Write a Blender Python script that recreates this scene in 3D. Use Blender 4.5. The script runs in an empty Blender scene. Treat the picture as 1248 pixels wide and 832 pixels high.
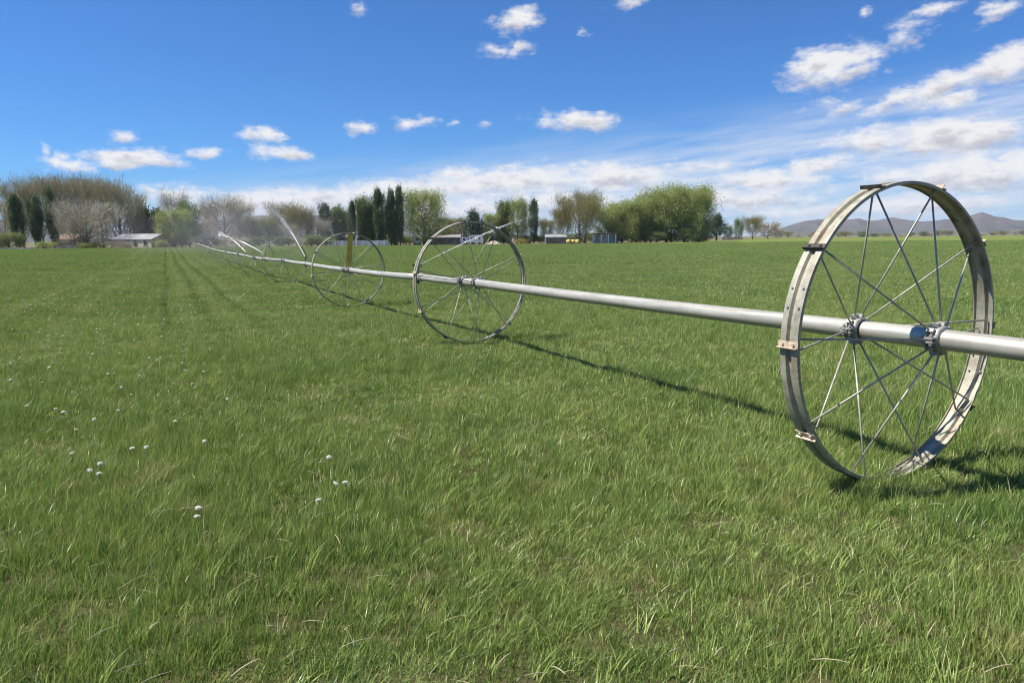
import bpy, math, random
import numpy as np
from mathutils import Vector, Matrix

rng = np.random.default_rng(7)
random.seed(7)
R = math.radians
sc = bpy.context.scene
COL = sc.collection

# ------------------------------------------------------------------ camera
FPX, EYE = 900.0, 1.6
PITCH, ROLL = R(7.95), R(0.5)
fw = np.array([0, math.cos(PITCH), -math.sin(PITCH)])
rt0 = np.array([1.0, 0, 0]); up0 = np.cross(rt0, fw)
rt = rt0 * math.cos(ROLL) - up0 * math.sin(ROLL)
up = up0 * math.cos(ROLL) + rt0 * math.sin(ROLL)
EYEP = np.array([0, 0, EYE])
def ray(px, py):
    return fw + rt * (px - 624) / FPX + up * (416 - py) / FPX
def at(px, py, Y):                       # point seen at a pixel of the photo, Y metres ahead
    d = ray(px, py); return EYEP + d * (Y / d[1])

cam = bpy.data.cameras.new('camera'); cam.sensor_width = 36; cam.lens = FPX / 1248 * 36
cam.clip_start = 0.05; cam.clip_end = 60000
camo = bpy.data.objects.new('camera', cam); COL.objects.link(camo)
camo.matrix_world = Matrix(((rt[0], up[0], -fw[0], 0), (rt[1], up[1], -fw[1], 0), (rt[2], up[2], -fw[2], EYE), (0, 0, 0, 1)))
sc.camera = camo

# ------------------------------------------------------------------ wheel line layout
TH = 0.47877
RAD = 0.965
T = np.array([-math.sin(TH), math.cos(TH), 0]); U = np.array([math.cos(TH), math.sin(TH), 0])
hubs = [np.array(v) for v in ((2.48195, 4.73981, .96695), (-.64924, 11.86652, .905), (-4.27583, 19.48112, .8134),
        (-9.919, 32.5347, .7197), (-13.6817, 39.7887, .6906))]
hubs.append(at(292, 309.7, 51.5)); hubs.append(at(277, 307.4, 63.0))
ground_pts = [(h[0], h[1], h[2] - RAD) for h in hubs]
# ------------------------------------------------------------------ terrain
edge_px = [(-120, 304.5, 156), (0, 304, 156), (100, 303, 157), (200, 302, 160), (300, 300.5, 185), (400, 300, 212), (500, 299, 224),
           (600, 298, 230), (700, 297, 240), (790, 295.5, 262), (860, 293.5, 330), (950, 290.5, 430), (1100, 289, 500), (1248, 287.3, 560), (1400, 286, 560)]
for px, py, Y in edge_px:
    p = at(px, py, Y); ground_pts.append(tuple(p)); q = p * 1.7; ground_pts.append((q[0], q[1], p[2]))
ground_pts += [(0, 0, 0), (6, 4, .0), (-6, 4, 0), (-16, 16, -.06), (14, 12, -.04), (30, 55, -.32), (4, 60, -.38), (60, 45, -.3), (-40, 40, -.1),
               (0, -8, 0), (-60, 10, 0), (60, 5, 0), (0, -200, 0), (-2000, 500, .4), (2000, 900, .2), (0, 3000, .2), (-1500, 3000, .5)]
GP = np.array(ground_pts)
def warp(x, y):
    d = np.hypot(x, y); k = np.log1p(d / 4.0) / np.maximum(d, 1e-6); return x * k, y * k
GX, GY = warp(GP[:, 0], GP[:, 1])
def terrain(x, y):
    x = np.atleast_1d(np.asarray(x, float)); y = np.atleast_1d(np.asarray(y, float))
    wx, wy = warp(x, y)
    d2 = (wx[:, None] - GX) ** 2 + (wy[:, None] - GY) ** 2
    w = 1.0 / (d2 + 0.004) ** 1.7
    return (w * GP[:, 2]).sum(1) / w.sum(1)
def tz(x, y): return float(terrain(x, y)[0])
def ground_at(px, py, h=0.0):
    d = ray(px, py); z = 0.0
    for _ in range(6):
        p = EYEP + d * ((z + h - EYE) / d[2]); z = tz(p[0], p[1])
    return p
for k in range(9):                       # more wheels, out of the measured range
    x, y = hubs[-1][0] - .46 * 11.9, hubs[-1][1] + 11.9
    hubs.append(np.array([x, y, tz(x, y) + RAD]))
hubs = hubs[:14]

# ------------------------------------------------------------------ helpers
class MB:
    def __init__(s): s.v = []; s.f = []; s.n = 0
    def add(s, v, f):
        o = s.n
        s.v.extend([tuple(map(float, p)) for p in v]); s.f.extend([tuple(i + o for i in q) for q in f]); s.n += len(v); return s
    def box(s, c, size, M=None, taper=1.0):
        a, b, d = [q / 2 for q in size]
        P = [(-a, -b, -d), (a, -b, -d), (a, b, -d), (-a, b, -d), (-a * taper, -b * taper, d), (a * taper, -b * taper, d), (a * taper, b * taper, d), (-a * taper, b * taper, d)]
        P = [Vector(p) for p in P]
        if M is not None: P = [M @ p for p in P]
        c = Vector(c)
        return s.add([p + c for p in P], [(0, 3, 2, 1), (4, 5, 6, 7), (0, 1, 5, 4), (1, 2, 6, 5), (2, 3, 7, 6), (3, 0, 4, 7)])
    def tube(s, pts, rad, n=8, cap=True):
        pts = [Vector(p) for p in pts]
        rad = [rad] * len(pts) if not hasattr(rad, '__len__') else rad
        V = []; F = []
        prev = None
        for i, p in enumerate(pts):
            d = (pts[min(i + 1, len(pts) - 1)] - pts[max(i - 1, 0)]).normalized()
            if prev is None:
                a = d.orthogonal().normalized()
            else:
                a = (prev - d * prev.dot(d)).normalized()
            prev = a; b = d.cross(a)
            for k in range(n):
                t = 2 * math.pi * k / n
                V.append(p + (a * math.cos(t) + b * math.sin(t)) * rad[i])
        for i in range(len(pts) - 1):
            for k in range(n):
                F.append((i * n + k, i * n + (k + 1) % n, (i + 1) * n + (k + 1) % n, (i + 1) * n + k))
        if cap:
            F.append(tuple(range(n - 1, -1, -1))); F.append(tuple((len(pts) - 1) * n + k for k in range(n)))
        return s.add(V, F)
    def lathe(s, prof, n=24, axis='Z', closed=False):
        V = []; F = []; m = len(prof)
        for k in range(n):
            t = 2 * math.pi * k / n
            for (a, r) in prof:
                c, q = r * math.cos(t), r * math.sin(t)
                V.append((c, q, a) if axis == 'Z' else (c, a, q))
        for k in range(n):
            for i in range(m if closed else m - 1):
                j = (i + 1) % m; k2 = (k + 1) % n
                F.append((k * m + i, k2 * m + i, k2 * m + j, k * m + j))
        return s.add(V, F)
    def mesh(s, name, mats, smooth=False):
        me = bpy.data.meshes.new(name); me.from_pydata(s.v, [], s.f); me.update()
        import bmesh
        bm = bmesh.new(); bm.from_mesh(me); bmesh.ops.recalc_face_normals(bm, faces=bm.faces); bm.to_mesh(me); bm.free()
        for m in (mats if isinstance(mats, (list, tuple)) else [mats]): me.materials.append(m)
        if smooth: me.polygons.foreach_set('use_smooth', [True] * len(me.polygons))
        return me

def np_mesh(name, V, loops, starts, mat, tint=None, smooth=False):
    me = bpy.data.meshes.new(name)
    V = np.asarray(V, np.float32)
    me.vertices.add(len(V)); me.vertices.foreach_set('co', V.ravel())
    me.loops.add(len(loops)); me.loops.foreach_set('vertex_index', np.asarray(loops, np.int32))
    me.polygons.add(len(starts)); me.polygons.foreach_set('loop_start', np.asarray(starts, np.int32))
    me.update(calc_edges=True); me.validate()
    me.materials.append(mat)
    if tint is not None:
        a = me.attributes.new('tint', 'FLOAT', 'POINT'); a.data.foreach_set('value', np.asarray(tint, np.float32))
    if smooth: me.polygons.foreach_set('use_smooth', [True] * len(me.polygons))
    return me

def obj(name, data, parent=None, loc=None, rot=None, scale=None):
    o = bpy.data.objects.new(name, data); COL.objects.link(o)
    if parent is not None: o.parent = parent
    if loc is not None: o.location = loc
    if rot is not None: o.rotation_euler = rot
    if scale is not None: o.scale = scale
    return o
def tag(o, label=None, cat=None, group=None, kind=None):
    if label: o['label'] = label
    if cat: o['category'] = cat
    if group: o['group'] = group
    if kind: o['kind'] = kind
    return o
def thing(name, label, cat, loc=(0, 0, 0), rotz=0, group=None, scale=None):
    o = obj(name, None, None, loc, (0, 0, rotz), scale); o.empty_display_size = .2
    return tag(o, label, cat, group)

# tyre tracks run beside the line, seen on the left: offsets (m) across the line from the pipe
TDIR = np.array([-math.sin(R(24.9)), math.cos(R(24.9)), 0]); TACR = np.array([math.cos(R(24.9)), math.sin(R(24.9)), 0])
def across(px, py): return float((ground_at(px, py) - hubs[0]) @ TACR)
_a, _b, _c = across(251, 381), across(289, 361), across(150, 340)
PALE = [(_a - .42, .13), (_a + .40, .13), (_b, .16), (_b + 1.2, .15), (_c, .2), (_c - 1.5, .2), (_b + 3.0, .16)]
RUT = [(_a, .12), (_a + .85, .10), (_a - .9, .09)]
TRACKS = RUT + PALE
# ------------------------------------------------------------------ materials
class NT:
    def __init__(s, tree): s.t = tree; tree.nodes.clear()
    def n(s, kind, ins=None, **kw):
        nd = s.t.nodes.new(kind)
        for k, v in kw.items(): setattr(nd, k, v)
        for k, v in (ins or {}).items():
            sock = nd.inputs[k]
            if isinstance(v, bpy.types.NodeSocket): s.t.links.new(v, sock)
            else: sock.default_value = v
        return nd
    def math(s, op, a, b=0.0, c=None, clamp=False):
        ins = {0: a, 1: b}
        if c is not None: ins[2] = c
        return s.n('ShaderNodeMath', ins, operation=op, use_clamp=clamp).outputs[0]
    def mix(s, f, a, b, bt='MIX'):
        nd = s.n('ShaderNodeMix', None, data_type='RGBA', blend_type=bt)
        for i, v in ((0, f), (6, a), (7, b)):
            if isinstance(v, bpy.types.NodeSocket): s.t.links.new(v, nd.inputs[i])
            else: nd.inputs[i].default_value = v if i == 0 else (tuple(v) + (1,))[:4]
        return nd.outputs[2]
    def ramp(s, f, stops, interp='LINEAR'):
        nd = s.n('ShaderNodeValToRGB', {0: f}); cr = nd.color_ramp; cr.interpolation = interp
        while len(cr.elements) < len(stops): cr.elements.new(.5)
        for e, (p, c) in zip(cr.elements, stops):
            e.position = p; e.color = (c if hasattr(c, '__len__') else (c, c, c)) + (1,) if hasattr(c, '__len__') else (c, c, c, 1)
        return nd.outputs[0]
    def noise(s, vec, scale, detail=3, rough=.55):
        ins = {'Scale': scale, 'Detail': detail, 'Roughness': rough}
        if vec is not None: ins['Vector'] = vec
        return s.n('ShaderNodeTexNoise', ins).outputs[0]
def new_mat(name):
    m = bpy.data.materials.new(name); m.use_nodes = True; return m, NT(m.node_tree)
def out(nt, sh): nt.n('ShaderNodeOutputMaterial', {0: sh})

def simple(name, col, rough=.7, metal=0.0, var=.25, scale=6.0, bump=0.0, col2=None, spec=.5):
    m, t = new_mat(name)
    tc = t.n('ShaderNodeTexCoord').outputs['Object']
    f = t.noise(tc, scale, 4, .6)
    c2 = col2 if col2 else tuple(max(0, c * (1 - 2 * var)) for c in col)
    c1 = col if col2 else tuple(min(1, c * (1 + var)) for c in col)
    c = t.mix(t.ramp(f, [(.3, 0.0), (.7, 1.0)]), c2, c1)
    ins = {'Base Color': c, 'Roughness': rough, 'Metallic': metal, 'Specular IOR Level': spec}
    if bump: ins['Normal'] = t.n('ShaderNodeBump', {'Height': f, 'Strength': bump, 'Distance': .02}).outputs[0]
    out(t, t.n('ShaderNodeBsdfPrincipled', ins).outputs[0]); return m

def metal_mat(name, c1, c2, rough, scale, streak=(1, 1, 1), rust=0.0, metal=.9):
    m, t = new_mat(name)
    tc = t.n('ShaderNodeTexCoord').outputs['Object']
    ro = t.n('ShaderNodeVectorRotate', {'Vector': tc, 'Angle': -TH}, rotation_type='Z_AXIS').outputs[0] if streak != (1, 1, 1) else tc
    v = t.n('ShaderNodeVectorMath', {0: ro, 1: streak}, operation='MULTIPLY').outputs[0]
    f = t.noise(v, scale, 5, .65); f2 = t.noise(tc, scale * .35, 3, .5); f3 = t.noise(tc, scale * 6, 3, .6)
    c = t.mix(t.ramp(f, [(.32, 0.0), (.68, 1.0)]), c1, c2)
    if rust:
        rm = t.math('MULTIPLY', t.ramp(f2, [(.52, 0.0), (.66, 1.0)]), t.ramp(f3, [(.35, 0.0), (.65, 1.0)]))
        c = t.mix(t.math('MULTIPLY', rm, rust), c, (.16, .075, .03))
    r = t.math('MULTIPLY_ADD', f, .3, rough - .15)
    b = t.n('ShaderNodeBump', {'Height': f3, 'Strength': .12, 'Distance': .004}).outputs[0]
    out(t, t.n('ShaderNodeBsdfPrincipled', {'Base Color': c, 'Roughness': r, 'Metallic': metal, 'Normal': b}).outputs[0]); return m

M = {}
M['alu'] = metal_mat('aluminium', (.35, .335, .285), (.52, .50, .43), .42, 26, (1, .03, 1), .2, .42)
M['galv'] = metal_mat('galvanised_steel', (.22, .21, .155), (.40, .385, .30), .55, 14, (1, 1, 1), .75, .15)
M['rod'] = metal_mat('spoke_steel', (.27, .25, .21), (.48, .455, .40), .5, 20, (1, 1, 1), .3, .15)
M['cast'] = metal_mat('hub_casting', (.20, .195, .175), (.42, .41, .37), .55, 22, (1, 1, 1), .4, .4)
M['darkcleat'] = simple('dark_cleat', (.045, .04, .036), .7, .2, .3, 30, .3)
M['rustcleat'] = simple('rusty_cleat', (.58, .52, .40), .75, .1, .25, 22, .3, (.36, .25, .16))
M['brass'] = simple('sprinkler_body', (.05, .055, .05), .5, .5, .3, 20)
M['yellow'] = simple('yellow_board', (.60, .42, .06), .6, 0, .18, 5)

def leaf_material(name, dark, light, rough=.5, trans=.3, tintvar=True, world_var=None, straw=None):
    m, t = new_mat(name)
    a = t.n('ShaderNodeAttribute', None, attribute_name='tint').outputs['Fac']
    if straw:
        f = t.math('MULTIPLY', a, 1.0, clamp=True)
    c = t.mix(a, dark, light)
    rnd = t.n('ShaderNodeObjectInfo').outputs['Random']
    if world_var:
        pos = t.n('ShaderNodeNewGeometry').outputs['Position']
        f1 = t.noise(pos, world_var[0], 4, .6)
        c = t.mix(t.math('MULTIPLY', t.ramp(f1, [(.35, 0.0), (.68, 1.0)]), world_var[2]), c, world_var[1])
    else:
        c = t.mix(t.math('MULTIPLY', rnd, .22), c, tuple(x * .55 for x in light))
    if straw:
        ps = t.n('ShaderNodeNewGeometry').outputs['Position']; rel = t.n('ShaderNodeVectorMath', {0: ps, 1: tuple(hubs[0])}, operation='SUBTRACT').outputs[0]
        ac = t.n('ShaderNodeVectorMath', {0: rel, 1: tuple(TACR)}, operation='DOT_PRODUCT').outputs['Value']; al = t.n('ShaderNodeVectorMath', {0: rel, 1: tuple(TDIR)}, operation='DOT_PRODUCT').outputs['Value']
        ac = t.math('ADD', ac, t.math('MULTIPLY', t.math('SINE', t.math('MULTIPLY', al, .12)), .05))
        ac = t.math('ADD', ac, t.math('MULTIPLY', t.math('SINE', t.math('MULTIPLY_ADD', al, .3, 1.0)), .04))
        fade = t.n('ShaderNodeMapRange', {0: al, 1: 8.0, 2: 20.0, 3: 0.0, 4: 1.0}).outputs[0]
        wn_ = t.ramp(t.noise(ps, .8, 3, .6), [(.3, .3), (.6, 1.0)])
        for lst_, col_, amt in ((PALE, (.33, .35, .14), .45), (RUT, (.045, .092, .02), .68)):
            tm = None
            for c_, w_ in lst_:
                k_ = t.n('ShaderNodeMapRange', {0: t.math('ABSOLUTE', t.math('SUBTRACT', ac, c_)), 1: w_ * .5, 2: w_ * 1.5, 3: 1.0, 4: 0.0}, interpolation_type='SMOOTHSTEP').outputs[0]
                tm = k_ if tm is None else t.math('MAXIMUM', tm, k_)
            c = t.mix(t.math('MULTIPLY', t.math('MULTIPLY', tm, wn_), t.math('MULTIPLY', fade, amt)), c, col_)
        dead = t.ramp(t.noise(ps, 1.7, 3, .6), [(.58, 0.0), (.68, 1.0)])          # matted dead patches
        c = t.mix(t.math('MULTIPLY', dead, .6), c, (.36, .33, .14))
        lush = t.ramp(t.noise(ps, .9, 3, .55), [(.30, 1.0), (.42, 0.0)])
        c = t.mix(t.math('MULTIPLY', lush, .5), c, (.06, .14, .03))
        c = t.mix(t.math('GREATER_THAN', a, 1.5), c, straw)
    p = t.n('ShaderNodeBsdfPrincipled', {'Base Color': c, 'Roughness': rough, 'Specular IOR Level': .35}).outputs[0]
    c2 = t.mix(.35, c, (light[0] * 1.3, light[1] * 1.3, light[2] * .7))
    tr = t.n('ShaderNodeBsdfTranslucent', {'Color': c2}).outputs[0]
    out(t, t.n('ShaderNodeMixShader', {0: trans, 1: p, 2: tr}).outputs[0]); return m

M['grass'] = leaf_material('grass_blade', (.036, .098, .016), (.34, .44, .125), .36, .26, True, (.22, (.30, .345, .09), .42), (.55, .48, .28))
M['leaf_lime'] = leaf_material('spring_foliage', (.155, .20, .05), (.36, .42, .135), .6, .3)
M['leaf_olive'] = leaf_material('olive_foliage', (.15, .145, .05), (.32, .29, .12), .6, .3)
M['leaf_dark'] = leaf_material('dark_poplar_foliage', (.045, .080, .034), (.125, .18, .07), .6, .2)
M['leaf_mid'] = leaf_material('green_foliage', (.075, .12, .034), (.20, .255, .08), .6, .28)
M['leaf_conifer'] = leaf_material('evergreen_foliage', (.03, .06, .034), (.08, .125, .062), .6, .15)
M['twig_olive'] = leaf_material('budding_twigs', (.19, .175, .105), (.40, .365, .24), .8, .15)
M['twig_grey'] = leaf_material('bare_grey_twigs', (.26, .235, .18), (.52, .47, .37), .8, .1)
M['blossom'] = leaf_material('pale_blossom', (.25, .21, .16), (.48, .43, .36), .7, .25)
M['leaf_yellow'] = leaf_material('yellow_shrub', (.18, .16, .035), (.38, .32, .07), .7, .25)
M['bark'] = simple('bark', (.20, .18, .145), .9, 0, .3, 4, .4)
M['bark_pale'] = simple('bark_pale', (.40, .37, .29), .9, 0, .2, 4, .4)
M['bark_dark'] = simple('bark_dark', (.10, .088, .07), .9, 0, .3, 4, .4)
M['straw'] = simple('dry_straw', (.50, .43, .28), .8, 0, .2, 3)

# ------------------------------------------------------------------ sun direction and world
BETA, SLIDE = R(60.5), .23
TOSUN = -math.cos(BETA) * U + math.sin(BETA) * np.array([0, 0, 1]) + SLIDE * T
TOSUN /= np.linalg.norm(TOSUN)
sun = bpy.data.lights.new('sun', 'SUN'); sun.energy = 5.0; sun.angle = R(.53); sun.color = (1, .94, .85)
so = obj('sun', sun); so.location = (0, 0, 50)
so.rotation_euler = Vector(TOSUN).to_track_quat('Z', 'Y').to_euler()
SUN_EL = math.asin(TOSUN[2]); SUN_AZ = math.atan2(TOSUN[0], TOSUN[1])

w = bpy.data.worlds.new('World'); sc.world = w; w.use_nodes = True
wt = NT(w.node_tree)

def azel(px, py):
    d = ray(px, py); d = d / np.linalg.norm(d); return math.atan2(d[0], d[1]), math.asin(d[2])
# clouds: pixel centre, half width, half height, tilt (deg), weight
CL = [(630, 25, 34, 15, 5, .9), (606, 62, 24, 9, 0, .7), (632, 60, 19, 12, 20, .8), (706, 38, 12, 7, 0, .5), (762, 2, 22, 10, 0, .7), (440, 8, 10, 8, -40, .45),
      (700, 146, 52, 13, 0, 1.0), (732, 148, 22, 12, 0, .8), (668, 143, 18, 9, 0, .6),
      (437, 154, 20, 8, 0, .8), (492, 149, 18, 9, 0, .7), (520, 147, 16, 7, 0, .5), (551, 150, 8, 5, 0, .5), (586, 151, 10, 6, 0, .5),
      (331, 165, 22, 10, -5, .85), (308, 164, 14, 10, 20, .4), (345, 186, 36, 11, 0, 1.0), (252, 186, 28, 8, 0, .8), (232, 184, 10, 6, 0, .5),
      (152, 166, 22, 8, 8, .6), (80, 200, 34, 12, -5, 1.0), (77, 188, 12, 8, 20, .6), (160, 193, 66, 14, 0, 1.1), (56, 182, 9, 6, 10, .5), (190, 196, 44, 10, 0, .9),
      (1008, 80, 62, 25, 12, 1.1), (1040, 88, 44, 14, 5, .7), (1056, 16, 15, 9, 20, .7), (1138, 12, 30, 10, 0, .75), (1218, 12, 36, 14, 15, .75), (1108, 40, 34, 18, 20, .5),
      (1225, 82, 60, 26, 15, 1.05), (1150, 104, 66, 18, 18, 1.0), (1090, 122, 48, 13, 22, .95), (1160, 122, 40, 10, 10, .75), (1028, 132, 26, 10, 20, .7), (1008, 124, 20, 10, 0, .5),
      (1155, 165, 108, 25, 4, 1.25), (1060, 172, 60, 14, 3, .9), (1215, 160, 40, 18, 0, .9), (994, 201, 44, 14, 8, 1.05), (1180, 208, 120, 26, 5, 1.0), (1100, 215, 60, 16, 0, .7), (1230, 215, 60, 26, 5, .8),
      (920, 218, 80, 14, 3, .95), (960, 222, 60, 10, 2, .7), (740, 218, 100, 20, 2, 1.0), (620, 220, 110, 22, 4, 1.0), (850, 205, 90, 8, 5, .4), (480, 236, 140, 22, 5, 1.1), (350, 246, 140, 20, 5, 1.05),
      (215, 240, 60, 14, 0, .85), (180, 232, 20, 10, 0, .7), (560, 212, 60, 12, 4, .8), (690, 243, 110, 16, 0, .8), (900, 243, 130, 15, 2, .9), (1120, 250, 130, 15, 2, .8),
      (600, 255, 220, 16, 0, .75), (960, 258, 90, 10, 0, .45), (20, 250, 30, 14, 0, .8), (240, 262, 120, 14, 0, .7), (430, 262, 120, 12, 0, .5), (800, 250, 100, 16, 0, .5)]
grp = bpy.data.node_groups.new('cloud_density', 'ShaderNodeTree')
grp.interface.new_socket('Vector', in_out='INPUT', socket_type='NodeSocketVector')
grp.interface.new_socket('Density', in_out='OUTPUT', socket_type='NodeSocketFloat'); grp.interface.new_socket('Low', in_out='OUTPUT', socket_type='NodeSocketFloat')
g = NT(grp)
gi = g.n('NodeGroupInput'); go = g.n('NodeGroupOutput')
V0 = gi.outputs[0]
def vmath(t, op, a, b): return t.n('ShaderNodeVectorMath', {0: a, 1: b}, operation=op).outputs[0]
wn = g.n('ShaderNodeTexNoise', {'Vector': vmath(g, 'MULTIPLY', V0, (1, 1.5, 1)), 'Scale': 20.0, 'Detail': 4.0, 'Roughness': .6}).outputs[1]
Vw = vmath(g, 'ADD', V0, vmath(g, 'MULTIPLY', vmath(g, 'SUBTRACT', wn, (.5, .5, .5)), (.045, .022, 0)))
acc = None
for (px, py, hw, hh, rotd, wgt) in CL:
    a, e = azel(px, py); a2, _ = azel(px + hw, py); _, e2 = azel(px, py - hh)
    vin = Vw if acc is None else g.n('ShaderNodeVectorMath', {0: acc, 1: (1e-7, 1e-7, 0), 2: Vw}, operation='MULTIPLY_ADD').outputs[0]   # one cloud after the other
    mp = g.n('ShaderNodeMapping', {'Vector': vin, 'Location': (a, e, 0), 'Rotation': (0, 0, R(rotd)), 'Scale': (1.15 * abs(a2 - a), 1.15 * abs(e2 - e), 1)}, vector_type='TEXTURE').outputs[0]
    ln = g.n('ShaderNodeVectorMath', {0: mp}, operation='LENGTH').outputs['Value']
    di = g.math('MULTIPLY', g.math('SUBTRACT', 1.0, ln), wgt)
    yy = g.math('MULTIPLY', g.n('ShaderNodeSeparateXYZ', {0: mp}).outputs[1], g.math('MAXIMUM', di, 0.0))
    wl = g.math('MAXIMUM', di, 0.0)
    lowsum = yy if acc is None else g.math('ADD', lowsum, yy); wsum = wl if acc is None else g.math('ADD', wsum, wl)
    acc = di if acc is None else g.math('SMOOTH_MAX', acc, di, .12)
n1 = g.noise(vmath(g, 'MULTIPLY', V0, (1, 1.9, 1)), 26, 8, .62)
n2 = g.noise(vmath(g, 'MULTIPLY', V0, (1, 2.2, 1)), 75, 6, .6)
dens = g.math('ADD', acc, g.math('MULTIPLY', g.math('SUBTRACT', n1, .52), 1.7))
dens = g.math('ADD', dens, g.math('MULTIPLY', g.math('SUBTRACT', n2, .5), .7))
grp.links.new(dens, go.inputs[0]); grp.links.new(g.math('DIVIDE', lowsum, g.math('ADD', wsum, .02)), go.inputs[1])

gen = wt.n('ShaderNodeTexCoord').outputs['Generated']
sep = wt.n('ShaderNodeSeparateXYZ', {0: gen})
az = wt.math('ARCTAN2', sep.outputs[0], sep.outputs[1]); el = wt.math('ARCSINE', sep.outputs[2])
ae = wt.n('ShaderNodeCombineXYZ', {0: az, 1: el, 2: 0.0}).outputs[0]
def cloud(vec):
    nd = wt.n('ShaderNodeGroup', None, node_tree=grp); wt.t.links.new(vec, nd.inputs[0]); return nd.outputs
d0, low = cloud(ae)
alpha = wt.n('ShaderNodeMapRange', {0: d0, 1: -.08, 2: .72, 3: 0.0, 4: .96}, interpolation_type='SMOOTHSTEP').outputs[0]
shn = wt.noise(vmath(wt, 'MULTIPLY', vmath(wt, 'ADD', ae, (-.004, .010, 0)), (1, 2.0, 1)), 34, 5, .6)
sh0 = wt.math('ADD', wt.math('MULTIPLY', low, -.9), wt.math('ADD', wt.math('MULTIPLY', d0, .35), wt.math('MULTIPLY_ADD', shn, 2.4, -1.35)))
shade = wt.n('ShaderNodeMapRange', {0: sh0, 1: -.1, 2: .75, 3: 0.0, 4: 1.0}, interpolation_type='SMOOTHSTEP').outputs[0]
sky = wt.n('ShaderNodeTexSky', None, sky_type='NISHITA', sun_disc=False, sun_elevation=SUN_EL, sun_rotation=SUN_AZ, altitude=1200.0, air_density=1.0, dust_density=.6, ozone_density=2.5).outputs[0]
skyc = wt.mix(1.0, sky, (.30, .67, 1.10), 'MULTIPLY')
# thin veil of high cloud low over the horizon
st = wt.noise(vmath(wt, 'MULTIPLY', wt.n('ShaderNodeVectorRotate', {'Vector': ae, 'Angle': R(-6)}, rotation_type='Z_AXIS').outputs[0], (2.2, 22, 1)), 3.0, 6, .6)
ebase = wt.math('MULTIPLY_ADD', az, .115, .108)
veil = wt.math('MULTIPLY', wt.n('ShaderNodeMapRange', {0: wt.math('SUBTRACT', ebase, el), 1: -.035, 2: .06, 3: 0.0, 4: 1.0}, interpolation_type='SMOOTHSTEP').outputs[0],
               wt.n('ShaderNodeMapRange', {0: st, 1: .34, 2: .66, 3: .15, 4: .9}).outputs[0])
CW = 7.6
veilc = wt.mix(veil, skyc, (CW * .80, CW * .85, CW * .96))
ccol = wt.mix(shade, (CW * 1.0, CW * .985, CW * .98), (CW * .60, CW * .59, CW * .64))
final = wt.mix(alpha, veilc, ccol)
wt.n('ShaderNodeOutputWorld', {0: wt.n('ShaderNodeBackground', {0: final, 1: .068}).outputs[0]})
w.cycles.sampling_method = 'MANUAL'; w.cycles.sample_map_resolution = 256

sc.view_settings.view_transform = 'Standard'; sc.view_settings.look = 'None'; sc.view_settings.exposure = .85; sc.view_settings.gamma = 1
sc.cycles.filter_width = 1.1; sc.cycles.max_bounces = 4; sc.cycles.transparent_max_bounces = 12; sc.cycles.volume_bounces = 0

# ------------------------------------------------------------------ ground sheet
nr, na = 190, 300
rad = np.concatenate([[0.0], np.geomspace(.5, 7000, nr)])
ang = np.linspace(0, 2 * math.pi, na, endpoint=False)
rr, aa = np.meshgrid(rad[1:], ang, indexing='ij')
X = (rr * np.sin(aa)).ravel(); Y = (rr * np.cos(aa)).ravel()
Z = np.concatenate([terrain(X[i:i + 5000], Y[i:i + 5000]) for i in range(0, len(X), 5000)])
V = np.vstack([np.c_[X, Y, Z], [[0, 0, 0]]])
idx = np.arange(nr * na).reshape(nr, na)
q = np.stack([idx[:-1], np.roll(idx[:-1], -1, 1), np.roll(idx[1:], -1, 1), idx[1:]], -1).reshape(-1, 4)[:, ::-1]
tri = np.stack([np.full(na, nr * na), np.roll(idx[0], -1), idx[0]], -1)[:, ::-1]
loops = np.concatenate([q.ravel(), tri.ravel()]); starts = np.concatenate([np.arange(len(q)) * 4, len(q) * 4 + np.arange(na) * 3])

m, t = new_mat('field_ground')
pos = t.n('ShaderNodeNewGeometry').outputs['Position']
sx = t.n('ShaderNodeSeparateXYZ', {0: pos})
dist = t.n('ShaderNodeVectorMath', {0: pos}, operation='LENGTH').outputs['Value']
f0 = t.noise(pos, .22, 4, .6); f1 = t.noise(pos, .03, 4, .6); f2 = t.noise(pos, 7, 4, .65); f3 = t.noise(pos, 1.1, 4, .6)
thatch = t.mix(f2, (.03, .034, .012), (.10, .085, .04))
gr = t.mix(t.ramp(f3, [(.3, 0.0), (.7, 1.0)]), (.075, .125, .02), (.135, .18, .035))
gr = t.mix(t.math('MULTIPLY', t.ramp(f0, [(.35, 0.0), (.68, 1.0)]), .42), gr, (.19, .205, .05))
gr = t.mix(t.math('MULTIPLY', t.ramp(f1, [(.4, 0.0), (.65, 1.0)]), .5), gr, (.135, .14, .045))
nearf = t.n('ShaderNodeMapRange', {0: dist, 1: 30.0, 2: 110.0, 3: 0.0, 4: 1.0}).outputs[0]
c = t.mix(nearf, thatch, gr)
# beyond the field: dry ground and pasture, starts past the edge given by azimuth
azm = t.math('ARCTAN2', sx.outputs[0], sx.outputs[1])
cr = t.n('ShaderNodeFloatCurve'); cr.inputs[0].default_value = 1
cv = cr.mapping.curves[0]
pts = []
for px, py, Yd in edge_px:
    p = at(px, py, Yd); pts.append(((math.atan2(p[0], p[1]) + 1.0) / 2.0, math.hypot(p[0], p[1]) / 1000.0))
cv.points[0].location = (0, pts[0][1]); cv.points[1].location = (1, pts[-1][1])
for a_, b_ in pts: cv.points.new(a_, b_)
for p_ in cv.points: p_.handle_type = 'VECTOR'
cr.mapping.update()
t.t.links.new(t.math('MULTIPLY_ADD', azm, .5, .5), cr.inputs[1])
edge = t.math('MULTIPLY', cr.outputs[0], 1000.0)
over = t.math('GREATER_THAN', t.math('ADD', dist, t.math('MULTIPLY', t.math('SUBTRACT', f1, .5), 14.0)), edge)
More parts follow.
